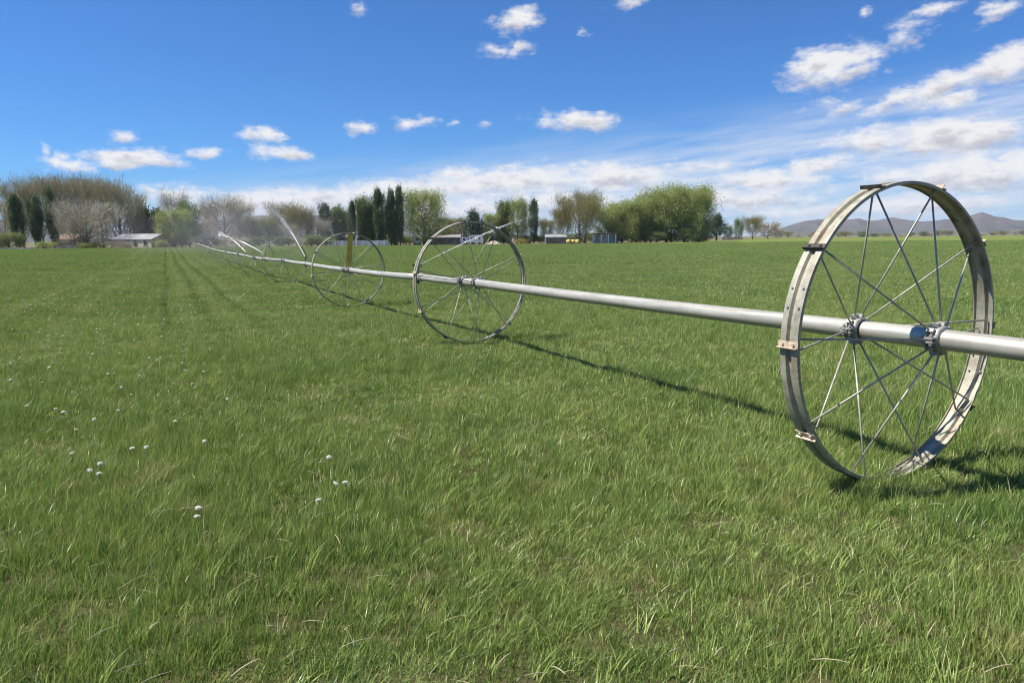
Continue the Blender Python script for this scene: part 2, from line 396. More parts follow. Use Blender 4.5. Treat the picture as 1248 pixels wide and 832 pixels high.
dry = t.mix(t.ramp(f1, [(.4, 0.0), (.6, 1.0)]), (.10, .10, .045), (.17, .15, .08))
c = t.mix(over, c, dry)
bmp = t.n('ShaderNodeBump', {'Height': f2, 'Strength': .5, 'Distance': .05}).outputs[0]
out(t, t.n('ShaderNodeBsdfPrincipled', {'Base Color': c, 'Roughness': .9, 'Specular IOR Level': .1, 'Normal': bmp}).outputs[0])
ground = obj('ground', np_mesh('ground', V, loops, starts, m, smooth=True)); tag(ground, kind='structure')

# ------------------------------------------------------------------ grass
def track_mask(x, y):
    o = (x - hubs[0][0]) * TACR[0] + (y - hubs[0][1]) * TACR[1]
    along = (x - hubs[0][0]) * TDIR[0] + (y - hubs[0][1]) * TDIR[1]
    o = o + .05 * np.sin(along * .12) + .04 * np.sin(along * .3 + 1)
    mk = np.zeros_like(o)
    for c_, w_ in TRACKS: mk = np.maximum(mk, np.exp(-((o - c_) / w_) ** 2))
    return mk * np.clip((along - 6) / 12, 0, 1)
def blades(n, size, h0, h1, w0, straw=.01, segs=3, tuft=.5):
    nt_ = max(4, int(n / 22))
    tc = rng.uniform(-size / 2, size / 2, (nt_, 2)); tl = rng.normal(0, .32, (nt_, 2)); th = np.clip(rng.lognormal(-.05, .33, nt_), .4, 1.9); tt = rng.normal(.42, .30, nt_)
    k = rng.integers(0, nt_, n); inT = rng.random(n) < tuft
    base = np.where(inT[:, None], tc[k] + rng.normal(0, .026, (n, 2)), rng.uniform(-size / 2, size / 2, (n, 2)))
    hgt = rng.uniform(h0, h1, n) * np.where(inT, th[k], .85)
    lean = rng.normal(0, .25, (n, 2)) + np.where(inT[:, None], tl[k] * .7, 0) + np.array([.12, .03])
    curl = rng.uniform(.2, 1.1, n)
    face = rng.uniform(0, 2 * math.pi, n); wd = w0 * rng.uniform(.65, 1.3, n)
    tint = np.clip(np.where(inT, tt[k], .38) + rng.normal(0, .28, n), 0, 1)
    st_ = rng.random(n) < straw; tint[st_] = 2.0; hgt[st_] *= rng.uniform(.9, 1.5, st_.sum()); lean[st_] *= 1.8
    S = np.stack([np.cos(face), np.sin(face)], 1)
    rows = []
    for j in range(segs + 1):
        u_ = j / segs
        off = lean * (u_ ** (1 + curl[:, None])) * hgt[:, None]
        zz = hgt * u_ / np.sqrt(1 + .55 * (lean ** 2).sum(1) * u_ ** 2)
        hw = wd * .5 * (1 - u_ ** 1.6) if j < segs else wd * 0
        c_ = np.c_[base + off, zz - .01]
        if j < segs:
            rows.append(np.c_[c_[:, :2] - S * hw[:, None], c_[:, 2]]); rows.append(np.c_[c_[:, :2] + S * hw[:, None], c_[:, 2]])
        else: rows.append(c_)
    Vb = np.stack(rows, 1); nv = Vb.shape[1]
    loops = []; cnt = []
    pat = []
    for j in range(segs - 1): pat.append([2 * j, 2 * j + 1, 2 * j + 3, 2 * j + 2])
    pat.append([2 * segs - 2, 2 * segs - 1, 2 * segs])
    flat = np.concatenate(pat); sizes = np.array([len(p) for p in pat])
    loops = (np.arange(n)[:, None] * nv + flat[None]).ravel()
    return Vb.reshape(-1, 3), loops, np.tile(sizes, n), np.repeat(tint, nv)
LOD = []   # (size, variants, near, far, args)
for size, nvar, r0, r1, args in ((.7, 4, .6, 19, dict(n=4600, h0=.022, h1=.085, w0=.0043, straw=.014, tuft=.78)),
                                 (1.1, 3, 18, 55, dict(n=3000, h0=.03, h1=.085, w0=.0075, straw=.012, segs=2, tuft=.6)),
                                 (3.2, 3, 54, 240, dict(n=3400, h0=.05, h1=.12, w0=.03, straw=.012, segs=2, tuft=.2))):
    LOD.append((size, nvar, r0, r1, args))
Vs, Ls, Ss, Ts, Ks, Scl, Rot = [], [], [], [], [], [], []
nv_tot = 0; kid = 0
pts_all = []
for size, nvar, r0, r1, args in LOD:
    step = size * .70
    if r1 < 100: gx, gy = np.meshgrid(np.arange(-r1, r1, step), np.arange(-1.0, r1, step))
    else: gx, gy = np.meshgrid(np.arange(-r1, r1, step), np.arange(-1.0, r1, step))
    gx = gx.ravel() + rng.uniform(-.12, .12, gx.size) * size; gy = gy.ravel() + rng.uniform(-.12, .12, gy.size) * size
    d = np.hypot(gx, gy); a = np.arctan2(gx, gy)
    keep = (d > r0) & (d < r1) & (np.abs(a) < R(46)) | ((d < 3) & (gy > -1) & (d > .6) & (r0 < 1))
    ed = np.interp(a, [(2 * p[0] - 1) for p in pts], [p[1] * 1000 for p in pts])
    keep &= d < ed - 1.5
    if r1 > 100: keep &= rng.random(len(d)) < np.clip((245 - d) / 70, 0, 1)
    gx, gy = gx[keep], gy[keep]
    var = rng.integers(0, nvar, len(gx)) + kid
    for k in range(nvar):
        a2 = dict(args); f_ = (1.0, .78, 1.1, .62)[k % 4]
        a2['n'] = int(args['n'] * f_); a2['h1'] = args['h1'] * (1.0, .85, 1.3, .95)[k % 4]; a2['w0'] = args['w0'] * (1.0, 1.15, .95, 1.3)[k % 4]
        Vb, Lb, Sb, Tb = blades(size=size, **a2)
        Vs.append(Vb); Ls.append(Lb + nv_tot); Ss.append(Sb); Ts.append(Tb); nv_tot += len(Vb)
        Ks.append(np.full(len(Vb), 100 + kid + k)); Scl.append(np.ones((len(Vb), 3))); Rot.append(np.zeros((len(Vb), 3)))
    kid += nvar
    gz = np.concatenate([terrain(gx[i:i + 5000], gy[i:i + 5000]) for i in range(0, len(gx), 5000)])
    # height variation in soft patches, flattened along the tracks
    hv = .98 + .16 * np.sin(gx * .9 + 1.3 * np.sin(gy * .7)) * np.sin(gy * .8 + 2) + rng.normal(0, .21, len(gx))
    hv *= 1 - .5 * track_mask(gx, gy)
    pts_all.append((np.c_[gx, gy, gz], np.zeros(len(gx)), var, np.c_[np.ones(len(gx)), np.ones(len(gx)), np.clip(hv, .35, 1.6)], np.c_[np.zeros(len(gx)), np.zeros(len(gx)), rng.uniform(-.7, .7, len(gx))]))
for P_, t_, v_, s_, r_ in pts_all:
    Vs.append(P_); Ts.append(t_); Ks.append(v_); Scl.append(s_); Rot.append(r_)
Vg = np.vstack(Vs); sizes = np.concatenate(Ss)
starts = np.concatenate([[0], np.cumsum(sizes)[:-1]])
me = bpy.data.meshes.new('grass')
me.vertices.add(len(Vg)); me.vertices.foreach_set('co', Vg.astype(np.float32).ravel())
lp = np.concatenate(Ls); me.loops.add(len(lp)); me.loops.foreach_set('vertex_index', lp.astype(np.int32))
me.polygons.add(len(starts)); me.polygons.foreach_set('loop_start', starts.astype(np.int32))
me.update(calc_edges=True)
me.materials.append(M['grass'])
me.attributes.new('tint', 'FLOAT', 'POINT').data.foreach_set('value', np.concatenate(Ts).astype(np.float32))
me.attributes.new('variant', 'INT', 'POINT').data.foreach_set('value', np.concatenate(Ks).astype(np.int32))
me.attributes.new('patch_scale', 'FLOAT_VECTOR', 'POINT').data.foreach_set('vector', np.vstack(Scl).astype(np.float32).ravel())
me.attributes.new('patch_turn', 'FLOAT_VECTOR', 'POINT').data.foreach_set('vector', np.vstack(Rot).astype(np.float32).ravel())
grass = obj('grass', me)
tag(grass, 'lush green pasture grass covering the whole field', 'grass', kind='stuff')
gn = bpy.data.node_groups.new('grass_patches', 'GeometryNodeTree')
gn.interface.new_socket('Geometry', in_out='INPUT', socket_type='NodeSocketGeometry'); gn.interface.new_socket('Geometry', in_out='OUTPUT', socket_type='NodeSocketGeometry')
N = gn.nodes; L = gn.links
gi_ = N.new('NodeGroupInput'); go_ = N.new('NodeGroupOutput'); jn = N.new('GeometryNodeJoinGeometry')
def named(n_, ty):
    a_ = N.new('GeometryNodeInputNamedAttribute'); a_.data_type = ty; a_.inputs[0].default_value = n_; return a_.outputs[0]
va, vs_, vr_ = named('variant', 'INT'), named('patch_scale', 'FLOAT_VECTOR'), named('patch_turn', 'FLOAT_VECTOR')
def pick(k):
    cmp_ = N.new('FunctionNodeCompare'); cmp_.data_type = 'INT'; cmp_.operation = 'EQUAL'
    L.new(va, cmp_.inputs[2]); cmp_.inputs[3].default_value = k
    s_ = N.new('GeometryNodeSeparateGeometry'); s_.domain = 'POINT'
    L.new(gi_.outputs[0], s_.inputs[0]); L.new(cmp_.outputs[0], s_.inputs[1]); return s_.outputs[0]
for k in range(kid):
    ip = N.new('GeometryNodeInstanceOnPoints')
    L.new(pick(k), ip.inputs['Points']); L.new(pick(100 + k), ip.inputs['Instance'])
    L.new(vs_, ip.inputs['Scale'])
    er = N.new('FunctionNodeEulerToRotation'); L.new(vr_, er.inputs[0]); L.new(er.outputs[0], ip.inputs['Rotation'])
    L.new(ip.outputs[0], jn.inputs[0])
L.new(jn.outputs[0], go_.inputs[0])
md = grass.modifiers.new('patches', 'NODES'); md.node_group = gn

# loose dry stalks lying in the grass
mb = MB()
for i in range(150):
    a = random.uniform(-.72, .72); d = 2.4 + 14 * random.random() ** 1.6
    x, y = d * math.sin(a), d * math.cos(a); z = tz(x, y) + random.uniform(.07, .13)
    dr = random.gauss(.5, .8); l = random.uniform(.04, .13); tilt = random.uniform(-.1, .5)
    p = [(x + math.cos(dr) * l * (k / 3 - .5), y + math.sin(dr) * l * (k / 3 - .5), z + tilt * l * k / 3 - .03 * (k / 3) ** 2) for k in range(4)]
    mb.tube(p, [.0012, .0018, .0016, .0008], 4)
tag(obj('dry_straw', mb.mesh('dry_straw', M['straw'])), 'scattered pale dry stalks lying in the near grass', 'straw', kind='stuff')

# ------------------------------------------------------------------ dandelions
m, t = new_mat('seed_head')
tcn = t.n('ShaderNodeTexCoord').outputs['Object']
nf = t.noise(tcn, 160, 2, .6)
dif = t.n('ShaderNodeBsdfDiffuse', {0: (.90, .88, .80, 1)}).outputs[0]
trl = t.n('ShaderNodeBsdfTranslucent', {0: (.9, .88, .8, 1)}).outputs[0]
out(t, t.n('ShaderNodeMixShader', {0: .45, 1: dif, 2: trl}).outputs[0])
M['puff'] = m
M['stem'] = simple('flower_stem', (.16, .17, .06), .6)
def puff_mesh(n=150, r=.024, cut=-1.0, squash=1.0):
    mb = MB()
    for i in range(n):
        zc = 1 - 2 * (i + .5) / n; ph = i * 2.39996; s_ = math.sqrt(max(0, 1 - zc * zc))
        d = Vector((s_ * math.cos(ph), s_ * math.sin(ph), zc)); o = d.orthogonal().normalized(); b = d.cross(o)
        if d.x * .6 + d.z * .8 < cut or random.random() < .12: continue
        rr_ = r * random.uniform(.68, 1.12)
        tip = d * rr_; tip.z *= squash
        e = random.uniform(.003, .006)
        a0 = random.uniform(0, 6.28)
        ring = [tip + (o * math.cos(a0 + k * 2.0944) + b * math.sin(a0 + k * 2.0944)) * e + d * .001 for k in range(3)]
        mb.add([d * .004] + ring, [(0, 1, 2), (0, 2, 3), (0, 3, 1), (1, 2, 3)])
    return mb.mesh('seed_head', M['puff'])
PUFFS = [puff_mesh(), puff_mesh(130, .024, -.35, .8), puff_mesh(110, .025, .05, .6), puff_mesh(120, .022, -.6, .7)]
mb = MB(); mb.tube([(0, 0, 0), (.004, .002, .06), (.0, 0, .128)], [.0022, .002, .0017], 5); STEM = mb.mesh('stem', M['stem'])
def dandelion(p, label, s=1.0, first=[None]):
    d = thing('dandelion', label, 'dandelion', (p[0], p[1], tz(p[0], p[1])), random.uniform(0, 6), 'white dandelion seed heads in the grass')
    obj('stem', STEM, d, scale=(1, 1, .84)); s *= .66; hd = obj('seed_head', random.choice(PUFFS), d, (0, 0, .112), (random.uniform(-.4, .4), random.uniform(-.4, .4), 0), (s, s, s * .85))
    return d
spec = {
 (60.6, 447.6): 'largest lone white dandelion puff, at the left edge halfway up the field',
 (122, 565): 'upper of the three big dandelion puffs clustered at lower left',
 (110, 573): 'left one of the three big dandelion puffs clustered at lower left',
 (121, 577): 'lowest of the three big dandelion puffs clustered at lower left',
 (87.5, 552.6): 'smaller dandelion puff just left above the lower left cluster of three',
 (161, 546): 'left of two puffs side by side right above the lower left cluster',
 (178, 545): 'right of two puffs side by side right above the lower left cluster',
 (249, 537.5): 'single dandelion puff right of the side by side pair at lower left',
 (242, 619): 'frontmost left dandelion puff, upper of two in the near grass',
 (240, 629): 'frontmost left dandelion puff, lower of two in the near grass',
 (408, 589): 'rounder left puff of the pair at the lower middle of the grass',
 (421, 588): 'right puff of the pair at the lower middle of the grass',
 (388.5, 609): 'nearest dandelion puff just below the lower middle pair',
 (401, 557): 'faded dandelion puff above the lower middle pair'}
for (px, py), lab in spec.items():
    p = ground_at(px, py, .112); dandelion(p, lab, {(60.6, 447.6): 1.5, (148, 472): 1.1}.get((px, py), random.uniform(1.0, 1.25)))
rest = [(148, 472), (211, 467), (248, 453), (93, 523), (77, 502), (113, 431), (126, 419), (118, 405), (127, 400), (122, 401), (77, 409), (34, 392), (67, 377), (91, 389), (135, 384), (137, 382),
        (200, 389), (217, 393), (223, 393), (175, 413), (197, 410), (152, 367), (138, 367), (25, 435), (13, 463), (170, 458), (88.5, 477.5), (50, 344), (62, 345), (20, 350), (148, 357), (221, 378),
        (168, 396), (49, 401), (60, 389), (102, 379), (150, 384), (229, 404), (256, 426), (277, 486), (182, 436), (144, 500), (115, 511), (30, 380), (43, 365), (189, 334), (195, 332), (75, 334), (110, 341), (27, 336)]
for i in range(62):
    px = 5 + 235 * random.random() ** 1.2; py = random.uniform(322, 400) if i % 3 else random.uniform(400, 520); rest.append((px, py))
for px, py in rest:
    p = ground_at(px, py, .112); dandelion(p, 'small white dandelion seed head scattered in the grass left of the irrigation pipe', random.uniform(.75, 1.15))

# ------------------------------------------------------------------ wheel line
line = thing('irrigation_wheel_line', 'long aluminium irrigation pipe carried across the field by tall spoked steel wheels', 'irrigation line', tuple(hubs[0] - np.array([0, 0, RAD])))
base = np.array(line.location)
ANG = [R(a) for a in (-18, 18, 54, 90, 126, 162, 198, 234, 270, 306)]   # from the top, turning to the right
def rim_mesh(n=160):
    prof_o = [(-.067, RAD - .020), (-.064, RAD - .001), (-.057, RAD), (-.022, RAD), (-.012, RAD - .019), (.012, RAD - .019), (.022, RAD), (.057, RAD), (.064, RAD - .001), (.067, RAD - .020)]
    prof_i = [(.063, RAD - .020), (.060, RAD - .006), (.055, RAD - .005), (.026, RAD - .005), (.015, RAD - .024), (-.015, RAD - .024), (-.026, RAD - .005), (-.055, RAD - .005), (-.060, RAD - .006), (-.063, RAD - .020)]
    mb = MB(); mb.lathe(prof_o + prof_i, n, 'Y', True); return mb.mesh('wheel', M['galv'])
RIM = rim_mesh()
for p_ in RIM.polygons: p_.use_smooth = False
def hub_mesh():
    mb = MB()
    mb.lathe([(-.05, .0655), (-.045, .078), (-.038, .083), (-.02, .083), (-.016, .073), (.016, .073), (.02, .083), (.038, .083), (.045, .078), (.05, .0655)], 28, 'Y')
    for s in (-1, 1):                                   # clamp ears with bolts
        mb.box((s * .098, 0, .012), (.036, .08, .011)); mb.box((s * .098, 0, -.012), (.036, .08, .011))
        for y in (-.022, .022):
            mb.tube([(s * .102, y, -.04), (s * .102, y, .04)], .007, 8); mb.tube([(s * .102, y, .02), (s * .102, y, .031)], .013, 6); mb.tube([(s * .102, y, -.031), (s * .102, y, -.02)], .013, 6)
    for a in ANG:                                       # spoke lugs
        c_ = Vector((math.sin(a), 0, math.cos(a))); mb.box(c_ * .094, (.024, .045, .022), Matrix.Rotation(a, 3, 'Y'))
    return mb.mesh('hub', M['cast'])
HUB = hub_mesh()
HS = .285
mb = MB(); mb.tube([(0, 0, 0), (0, 0, 1)], .0062, 8); SPOKE = mb.mesh('spoke', M['rod'], True)
def cleat_mesh(mat, nm):
    mb = MB(); mb.box((0, 0, .003), (.040, .146, .006)); mb.box((-.018, 0, .014), (.005, .146, .022))
    for y in (-.04, .04): mb.tube([(.004, y, .005), (.004, y, .016)], .009, 6)
    return mb.mesh('cleat', mat)
CLD, CLR = cleat_mesh(M['darkcleat'], 'd'), cleat_mesh(M['rustcleat'], 'r')
mb = MB(); mb.tube([(0, 0, -.012), (0, 0, .008)], .008, 6); mb.tube([(0, 0, -.02), (0, 0, -.012)], .0055, 6); BOLT = mb.mesh('bolt', M['cast'])
def spoke_xf(a, side, da):
    a2 = a + da
    p0 = Vector((math.sin(a) * .088, side * HS, math.cos(a) * .088)); p1 = Vector((math.sin(a2) * (RAD - .014), side * -.03, math.cos(a2) * (RAD - .014)))
    d = p1 - p0
    return Matrix.Translation(p0) @ d.to_track_quat('Z', 'Y').to_matrix().to_4x4() @ Matrix.Diagonal((1, 1, d.length, 1))
def build_wheel(i, spin, lean=0.0):
    wh = obj('wheel', RIM, line, tuple(hubs[i] - base)); wh.rotation_mode = 'ZXY'; wh.rotation_euler = (0, spin, TH)
    wh.rotation_mode = 'QUATERNION'
    wh.rotation_quaternion = Matrix.Rotation(TH, 3, 'Z').to_quaternion() @ Matrix.Rotation(spin, 3, 'Y').to_quaternion()
    for side in (-1, 1):
        obj('hub', HUB, wh, (0, side * HS, 0))
        for k, a in enumerate(ANG):
            s_ = obj('spoke', SPOKE, wh)
            s_.matrix_local = spoke_xf(a + R(random.uniform(-.8, .8)), side, R(-2.2 if side > 0 else 2.2) + R(random.uniform(-.7, .7)))
    for k, a in enumerate(ANG):
        me_ = CLD if k in (0, 9, 4, 6) else CLR
        c_ = obj('cleat', me_, wh); c_.matrix_local = Matrix.Rotation(a, 4, 'Y') @ Matrix.Translation((0, 0, RAD))
        if me_ is CLR: c_['label'] = 'rusty pale cleat'
    if i < 3:
        for a in (-77, -70, 34, 41, 103, 110, 214, 221):
            for y in (-.04, .04):
                b_ = obj('bolt', BOLT, wh); b_.matrix_local = Matrix.Rotation(R(a), 4, 'Y') @ Matrix.Translation((0, y, RAD))
    return wh
SPIN = [0, R(11), R(-7), R(5), R(20), R(-12), R(8)]
LODM = None
def far_wheel_mesh():
    mb = MB(); mb.lathe([(-.08, RAD - .015), (-.07, RAD), (.07, RAD), (.08, RAD - .015), (.07, RAD - .006), (-.07, RAD - .006)], 48, 'Y', True)
    for side in (-1, 1):
        mb.lathe([(side * HS - .05, .066), (side * HS - .05, .088), (side * HS + .05, .088), (side * HS + .05, .066)], 12, 'Y')
        for a in ANG:
            X_ = spoke_xf(a, side, 0); mb.tube([X_ @ Vector((0, 0, 0)), X_ @ Vector((0, 0, 1))], .008, 4)
    return mb.mesh('wheel', M['galv'])
FARW = far_wheel_mesh()
for i in range(len(hubs)):
    if i < 7: build_wheel(i, SPIN[i])
    else:
        o = obj('wheel', FARW, line, tuple(hubs[i] - base)); o.rotation_euler = (0, 0, TH)
# pipe: couplers (and sprinklers) sit between the wheels
def on_line(i, k): return hubs[i] * (1 - k) + hubs[i + 1] * k
joints = [on_line(1, .291), on_line(2, .53), on_line(3, .60)] + [on_line(i, .5) for i in range(4, len(hubs) - 1)]
sag = [0, 0, 0] + [.0] * 20
start = hubs[0] - T * 6.5 + np.array([0, 0, .0])
ends = [start] + joints + [hubs[-1] + T * 3.0]
PR = .0635
for i in range(len(ends) - 1):
    lo, hi = ends[i], ends[i + 1]
    ps = [lo]
    inner = [h for h in hubs if (h - lo) @ T > .05 and (hi - h) @ T > .05]
    chain = [lo] + inner + [hi]
    ps = []
    for a_, b_ in zip(chain[:-1], chain[1:]):
        for q_ in np.linspace(0, 1, 6, endpoint=False):
            s_ = -.012 * 4 * q_ * (1 - q_) if i == 0 else -.02 * 4 * q_ * (1 - q_)
            ps.append(a_ * (1 - q_) + b_ * q_ + np.array([0, 0, s_]))
    ps.append(hi)
    mb = MB(); mb.tube([p - base for p in ps], PR, 32); me_ = mb.mesh('pipe_section', M['alu'], True)
    obj('pipe_section', me_, line)
def coupler_mesh():
    mb = MB(); mb.lathe([(-.11, .064), (-.11, .071), (-.09, .074), (-.03, .074), (-.025, .082), (.025, .082), (.03, .074), (.09, .074), (.11, .071), (.11, .064)], 24, 'Y'); return mb.mesh('coupler', M['cast'])
def sprinkler_mesh():
    mb = MB()
    mb.tube([(0, 0, .06), (0, 0, .16)], .014, 8); mb.tube([(0, 0, .155), (0, 0, .20)], [.022, .02], 8)
    mb.tube([(.0, 0, .17), (.055, 0, .20), (.075, 0, .212)], [.013, .011, .007], 8)
    mb.box((0, 0, .235), (.15, .014, .014)); mb.box((-.085, 0, .225), (.035, .03, .035)); mb.box((.075, 0, .228), (.012, .026, .03))
    mb.tube([(0, 0, .2), (0, 0, .255)], .009, 6)
    mb.tube([(0, 0, -.05), (0, 0, -.10)], [.024, .018], 8); mb.tube([(0, .0, -.09), (0, .0, -.125)], .03, 8)      # drain valve underneath
    mb.lathe([(-.018, .064), (-.018, .079), (.018, .079), (.018, .064)], 20, 'Y')
    return mb.mesh('sprinkler', M['brass'])
CPL, SPR = coupler_mesh(), sprinkler_mesh()
for i, j in enumerate(joints):
    obj('coupler', CPL, line, tuple(j - base), (0, 0, TH))
    obj('sprinkler', SPR, line, tuple(j - base + T * .2), (0, 0, [.0, 2.3, 2.5, 1.9, 2.2, 2.6, 2.0, 2.3][i % 8]))
mb = MB(); mb.box((0, 0, .50), (.135, .022, .84), None, 1.0); mb.box((0, 0, .075), (.06, .06, .05)); mb.lathe([(-.03, .064), (-.03, .076), (.03, .076), (.03, .064)], 20, 'Y')
o = obj('marker_board', mb.mesh('marker_board', M['yellow']), line, tuple(hubs[2] - base + T * .0), (0, R(5), R(10)))

# ------------------------------------------------------------------ water jets
m, t = new_mat('spray_water')
dif = t.n('ShaderNodeBsdfDiffuse', {0: (.82, .86, .9, 1)}).outputs[0]
trl = t.n('ShaderNodeBsdfTranslucent', {0: (.85, .88, .92, 1)}).outputs[0]
gl = t.n('ShaderNodeBsdfGlossy', {0: (1, 1, 1, 1), 'Roughness': .25}).outputs[0]
mm = t.n('ShaderNodeMixShader', {0: .5, 1: dif, 2: trl}).outputs[0]; mm = t.n('ShaderNodeMixShader', {0: .2, 1: mm, 2: gl}).outputs[0]
out(t, mm)
M['water'] = m
def jet(label, p, azd, elev=27, v=12.5, tmax=.55, n=2600, size=.010, c0=.006):
    d = Vector((math.sin(R(azd)) * math.cos(R(elev)), math.cos(R(azd)) * math.cos(R(elev)), math.sin(R(elev))))
    side = d.cross(Vector((0, 0, 1))).normalized(); upv = side.cross(d)
    mb = MB()
    path = lambda s: d * (v * s) + Vector((0, 0, -4.9 * s * s))
    core = [path(.16 * k / 8) for k in range(9)]
    rise_ = path(.16)
    mb.tube(core, [c0 + .0012 * k for k in range(8)] + [c0], 7)
    for i in range(n):
        s = tmax * random.random() ** .8
        sp = .004 + .20 * (s / .5) ** 1.35
        c_ = path(s) + side * random.gauss(0, sp * .5) + upv * random.gauss(0, sp * .45) - Vector((0, 0, abs(random.gauss(0, sp * .7))))
        e = size * random.uniform(.5, 1.15)
        vel = (d * v + Vector((0, 0, -9.8 * s))).normalized()
        l = e * 2.2
        o = side * e * .5; b = upv * e * .5
        mb.add([c_ - vel * l, c_ + o, c_ + b, c_ - o, c_ - b, c_ + vel * l], [(0, 1, 2), (0, 2, 3), (0, 3, 4), (0, 4, 1), (5, 2, 1), (5, 3, 2), (5, 4, 3), (5, 1, 4)])
    me_ = bpy.data.meshes.new('water_jet'); me_.from_pydata(mb.v, [], mb.f); me_.materials.append(M['water'])
    return tag(obj('water_jet', me_, None, tuple(p)), label, 'water jet', 'sprinkler jets along the pipe')
def head(i): return joints[i] + T * .2 + np.array([0, 0, .212])
jet('thin water jet shooting up to the right from the sprinkler beside the second nearest wheel', head(0), 84, 27, 13, .30, 1300, .0017, .0018)
jet('bright white water jet spraying up to the left beside the wheel with the yellow board', head(1), -31, 31, 13, .58, 5200, .0055)
jet('fainter water jet spraying up to the left just left of the fourth wheel', head(2), -62, 25, 12, .30, 1100, .0045, .004)
for i, a in ((3, -48), (5, 10), (6, -40), (8, -35)):
    jet('distant fine spray in the mist where the pipe meets the far trees', head(i), a, 30, 11, .38, 500, .006, .004)
m, t = new_mat('spray_mist')
t.n('ShaderNodeOutputMaterial', {'Volume': t.n('ShaderNodeVolumePrincipled', {'Color': (.90, .93, 1.0, 1), 'Density': .0024, 'Anisotropy': .2}).outputs[0]})
mb = MB()
for px, py, Yd, rx, ry, rz in ((272, 292, 112, 9, 26, 4.6), (330, 285, 62, 7, 12, 4.5)):
    c_ = at(px, py, Yd); k = 14
    prof = [(-math.cos(math.pi * i / k), math.sin(math.pi * i / k)) for i in range(k + 1)]
    m2 = MB(); m2.lathe(prof[1:-1], 24)
    m2.f.append(tuple(m_ * (k - 1) for m_ in range(24))); m2.f.append(tuple(m_ * (k - 1) + k - 2 for m_ in range(24)))
    mb.add([(c_[0] + x * rx, c_[1] + y * ry, c_[2] + z * rz) for x, y, z in m2.v], m2.f)
tag(obj('spray_mist', mb.mesh('spray_mist', m)), 'pale drifting mist hanging over the far sprinklers', 'mist', kind='stuff')

exec_rest = True
# ------------------------------------------------------------------ trees
def pack_faces(C, size, nrm_bias, tint, aspect=1.0):
    """one small irregular quad per point"""
    n = len(C)
    a = rng.normal(0, 1, (n, 3)); a /= np.linalg.norm(a, axis=1)[:, None]
    b = rng.normal(0, 1, (n, 3)) + np.array([0, 0, nrm_bias]); b -= a * (a * b).sum(1)[:, None]; b /= np.linalg.norm(b, axis=1)[:, None]
    s = size * rng.uniform(.6, 1.35, n)
    a = a * s[:, None] * .5; b = b * s[:, None] * .5 * aspect
    V = np.stack([C - a * rng.uniform(.6, 1.2, (n, 1)), C - b * rng.uniform(.6, 1.2, (n, 1)), C + a * rng.uniform(.6, 1.2, (n, 1)), C + b * rng.uniform(.6, 1.2, (n, 1))], 1).reshape(-1, 3)
    return V, np.arange(4 * n), np.arange(n) * 4, np.repeat(tint, 4)
def skeleton(Hh, W, n_limb, first, up_bias, trunk_r, shape):
    """trunk + limbs; returns trunk MB and tip points (unit metres)"""
    mb = MB()
    lean = rng.normal(0, .02, 2) * Hh
    tp = [(lean[0] * (k / 6) ** 1.5 + rng.normal(0, .012) * Hh * (k > 0), lean[1] * (k / 6) ** 1.5 + rng.normal(0, .012) * Hh * (k > 0), Hh * .92 * k / 6) for k in range(7)]
    mb.tube(tp, [trunk_r * (1.25 if k == 0 else 1 - .14 * k) for k in range(7)], 8)
    tips = []
    for i in range(n_limb):
        h = first + (0.95 - first) * (i + rng.random()) / n_limb
        k = min(5, int(h / .92 * 6)); fr = min(1, h / .92 * 6 - k); p0 = np.array(tp[k]) * (1 - fr) + np.array(tp[k + 1]) * fr
        az_ = i * 2.4 + rng.normal(0, .4)
        reach = W * .5 * shape(h) * rng.uniform(.75, 1.1)
        rise = reach * up_bias * rng.uniform(.7, 1.3)
        rise = min(rise, max(.3, Hh * 1.0 - p0[2]))
        L_ = []
        for j in range(5):
            u_ = j / 4
            L_.append(p0 + np.array([math.cos(az_) * reach * u_ ** .85, math.sin(az_) * reach * u_ ** .85, rise * u_ ** 1.25]) + (rng.normal(0, .03, 3) * reach if 0 < j else 0))
        mb.tube(L_, [trunk_r * .42 * (1 - .8 * j / 4) * (1 - .5 * h) + .012 for j in range(5)], 5)
        for j in range(2, 5):
            tips.append((L_[j], h, az_))
            for _ in range(2):
                e = L_[j] + np.array([math.cos(az_ + rng.normal(0, .9)), math.sin(az_ + rng.normal(0, .9)), rng.uniform(.2, 1.2) * min(2, up_bias)]) * reach * .35 * rng.uniform(.4, 1)
                mb.tube([L_[j], (L_[j] + e) / 2 + rng.normal(0, .05, 3), e], [trunk_r * .14, trunk_r * .09, .012], 4)
                tips.append((e, h, az_))
    return mb, tips, tp
def leafy(Hh, W, mat, n_limb=22, first=.12, up_bias=.7, n_leaf=6500, size=.42, shape=None, spread=.10, bark='bark_dark', trunk_r=.3, nb=.3, aspect=1.0, vert=1.3):
    shape = shape or (lambda h: (1 - (abs(h - .5) / .62) ** 2.2) ** .5 if abs(h - .5) < .62 else .2)
    mb, tips, tp = skeleton(Hh, W, n_limb, first, up_bias, trunk_r, shape)
    tc = np.array([t_[0] for t_ in tips]); ct = np.clip(rng.normal(.5, .28, len(tc)), 0, 1)
    cr = rng.uniform(.6, 1.3, len(tc)) * W * spread
    k = rng.integers(0, len(tc), n_leaf)
    C = tc[k] + rng.normal(0, 1, (n_leaf, 3)) * cr[k][:, None] * np.array([1, 1, vert])
    C = C[(C[:, 2] > Hh * .03)]; k = k[:len(C)]
    V, l, s_, ti = pack_faces(C, size, nb, np.clip(ct[k] + rng.normal(0, .10, len(C)), 0, 1), aspect)
    return mb.mesh('trunk', M[bark], True), np_mesh('crown', V, l, s_, M[mat], ti)
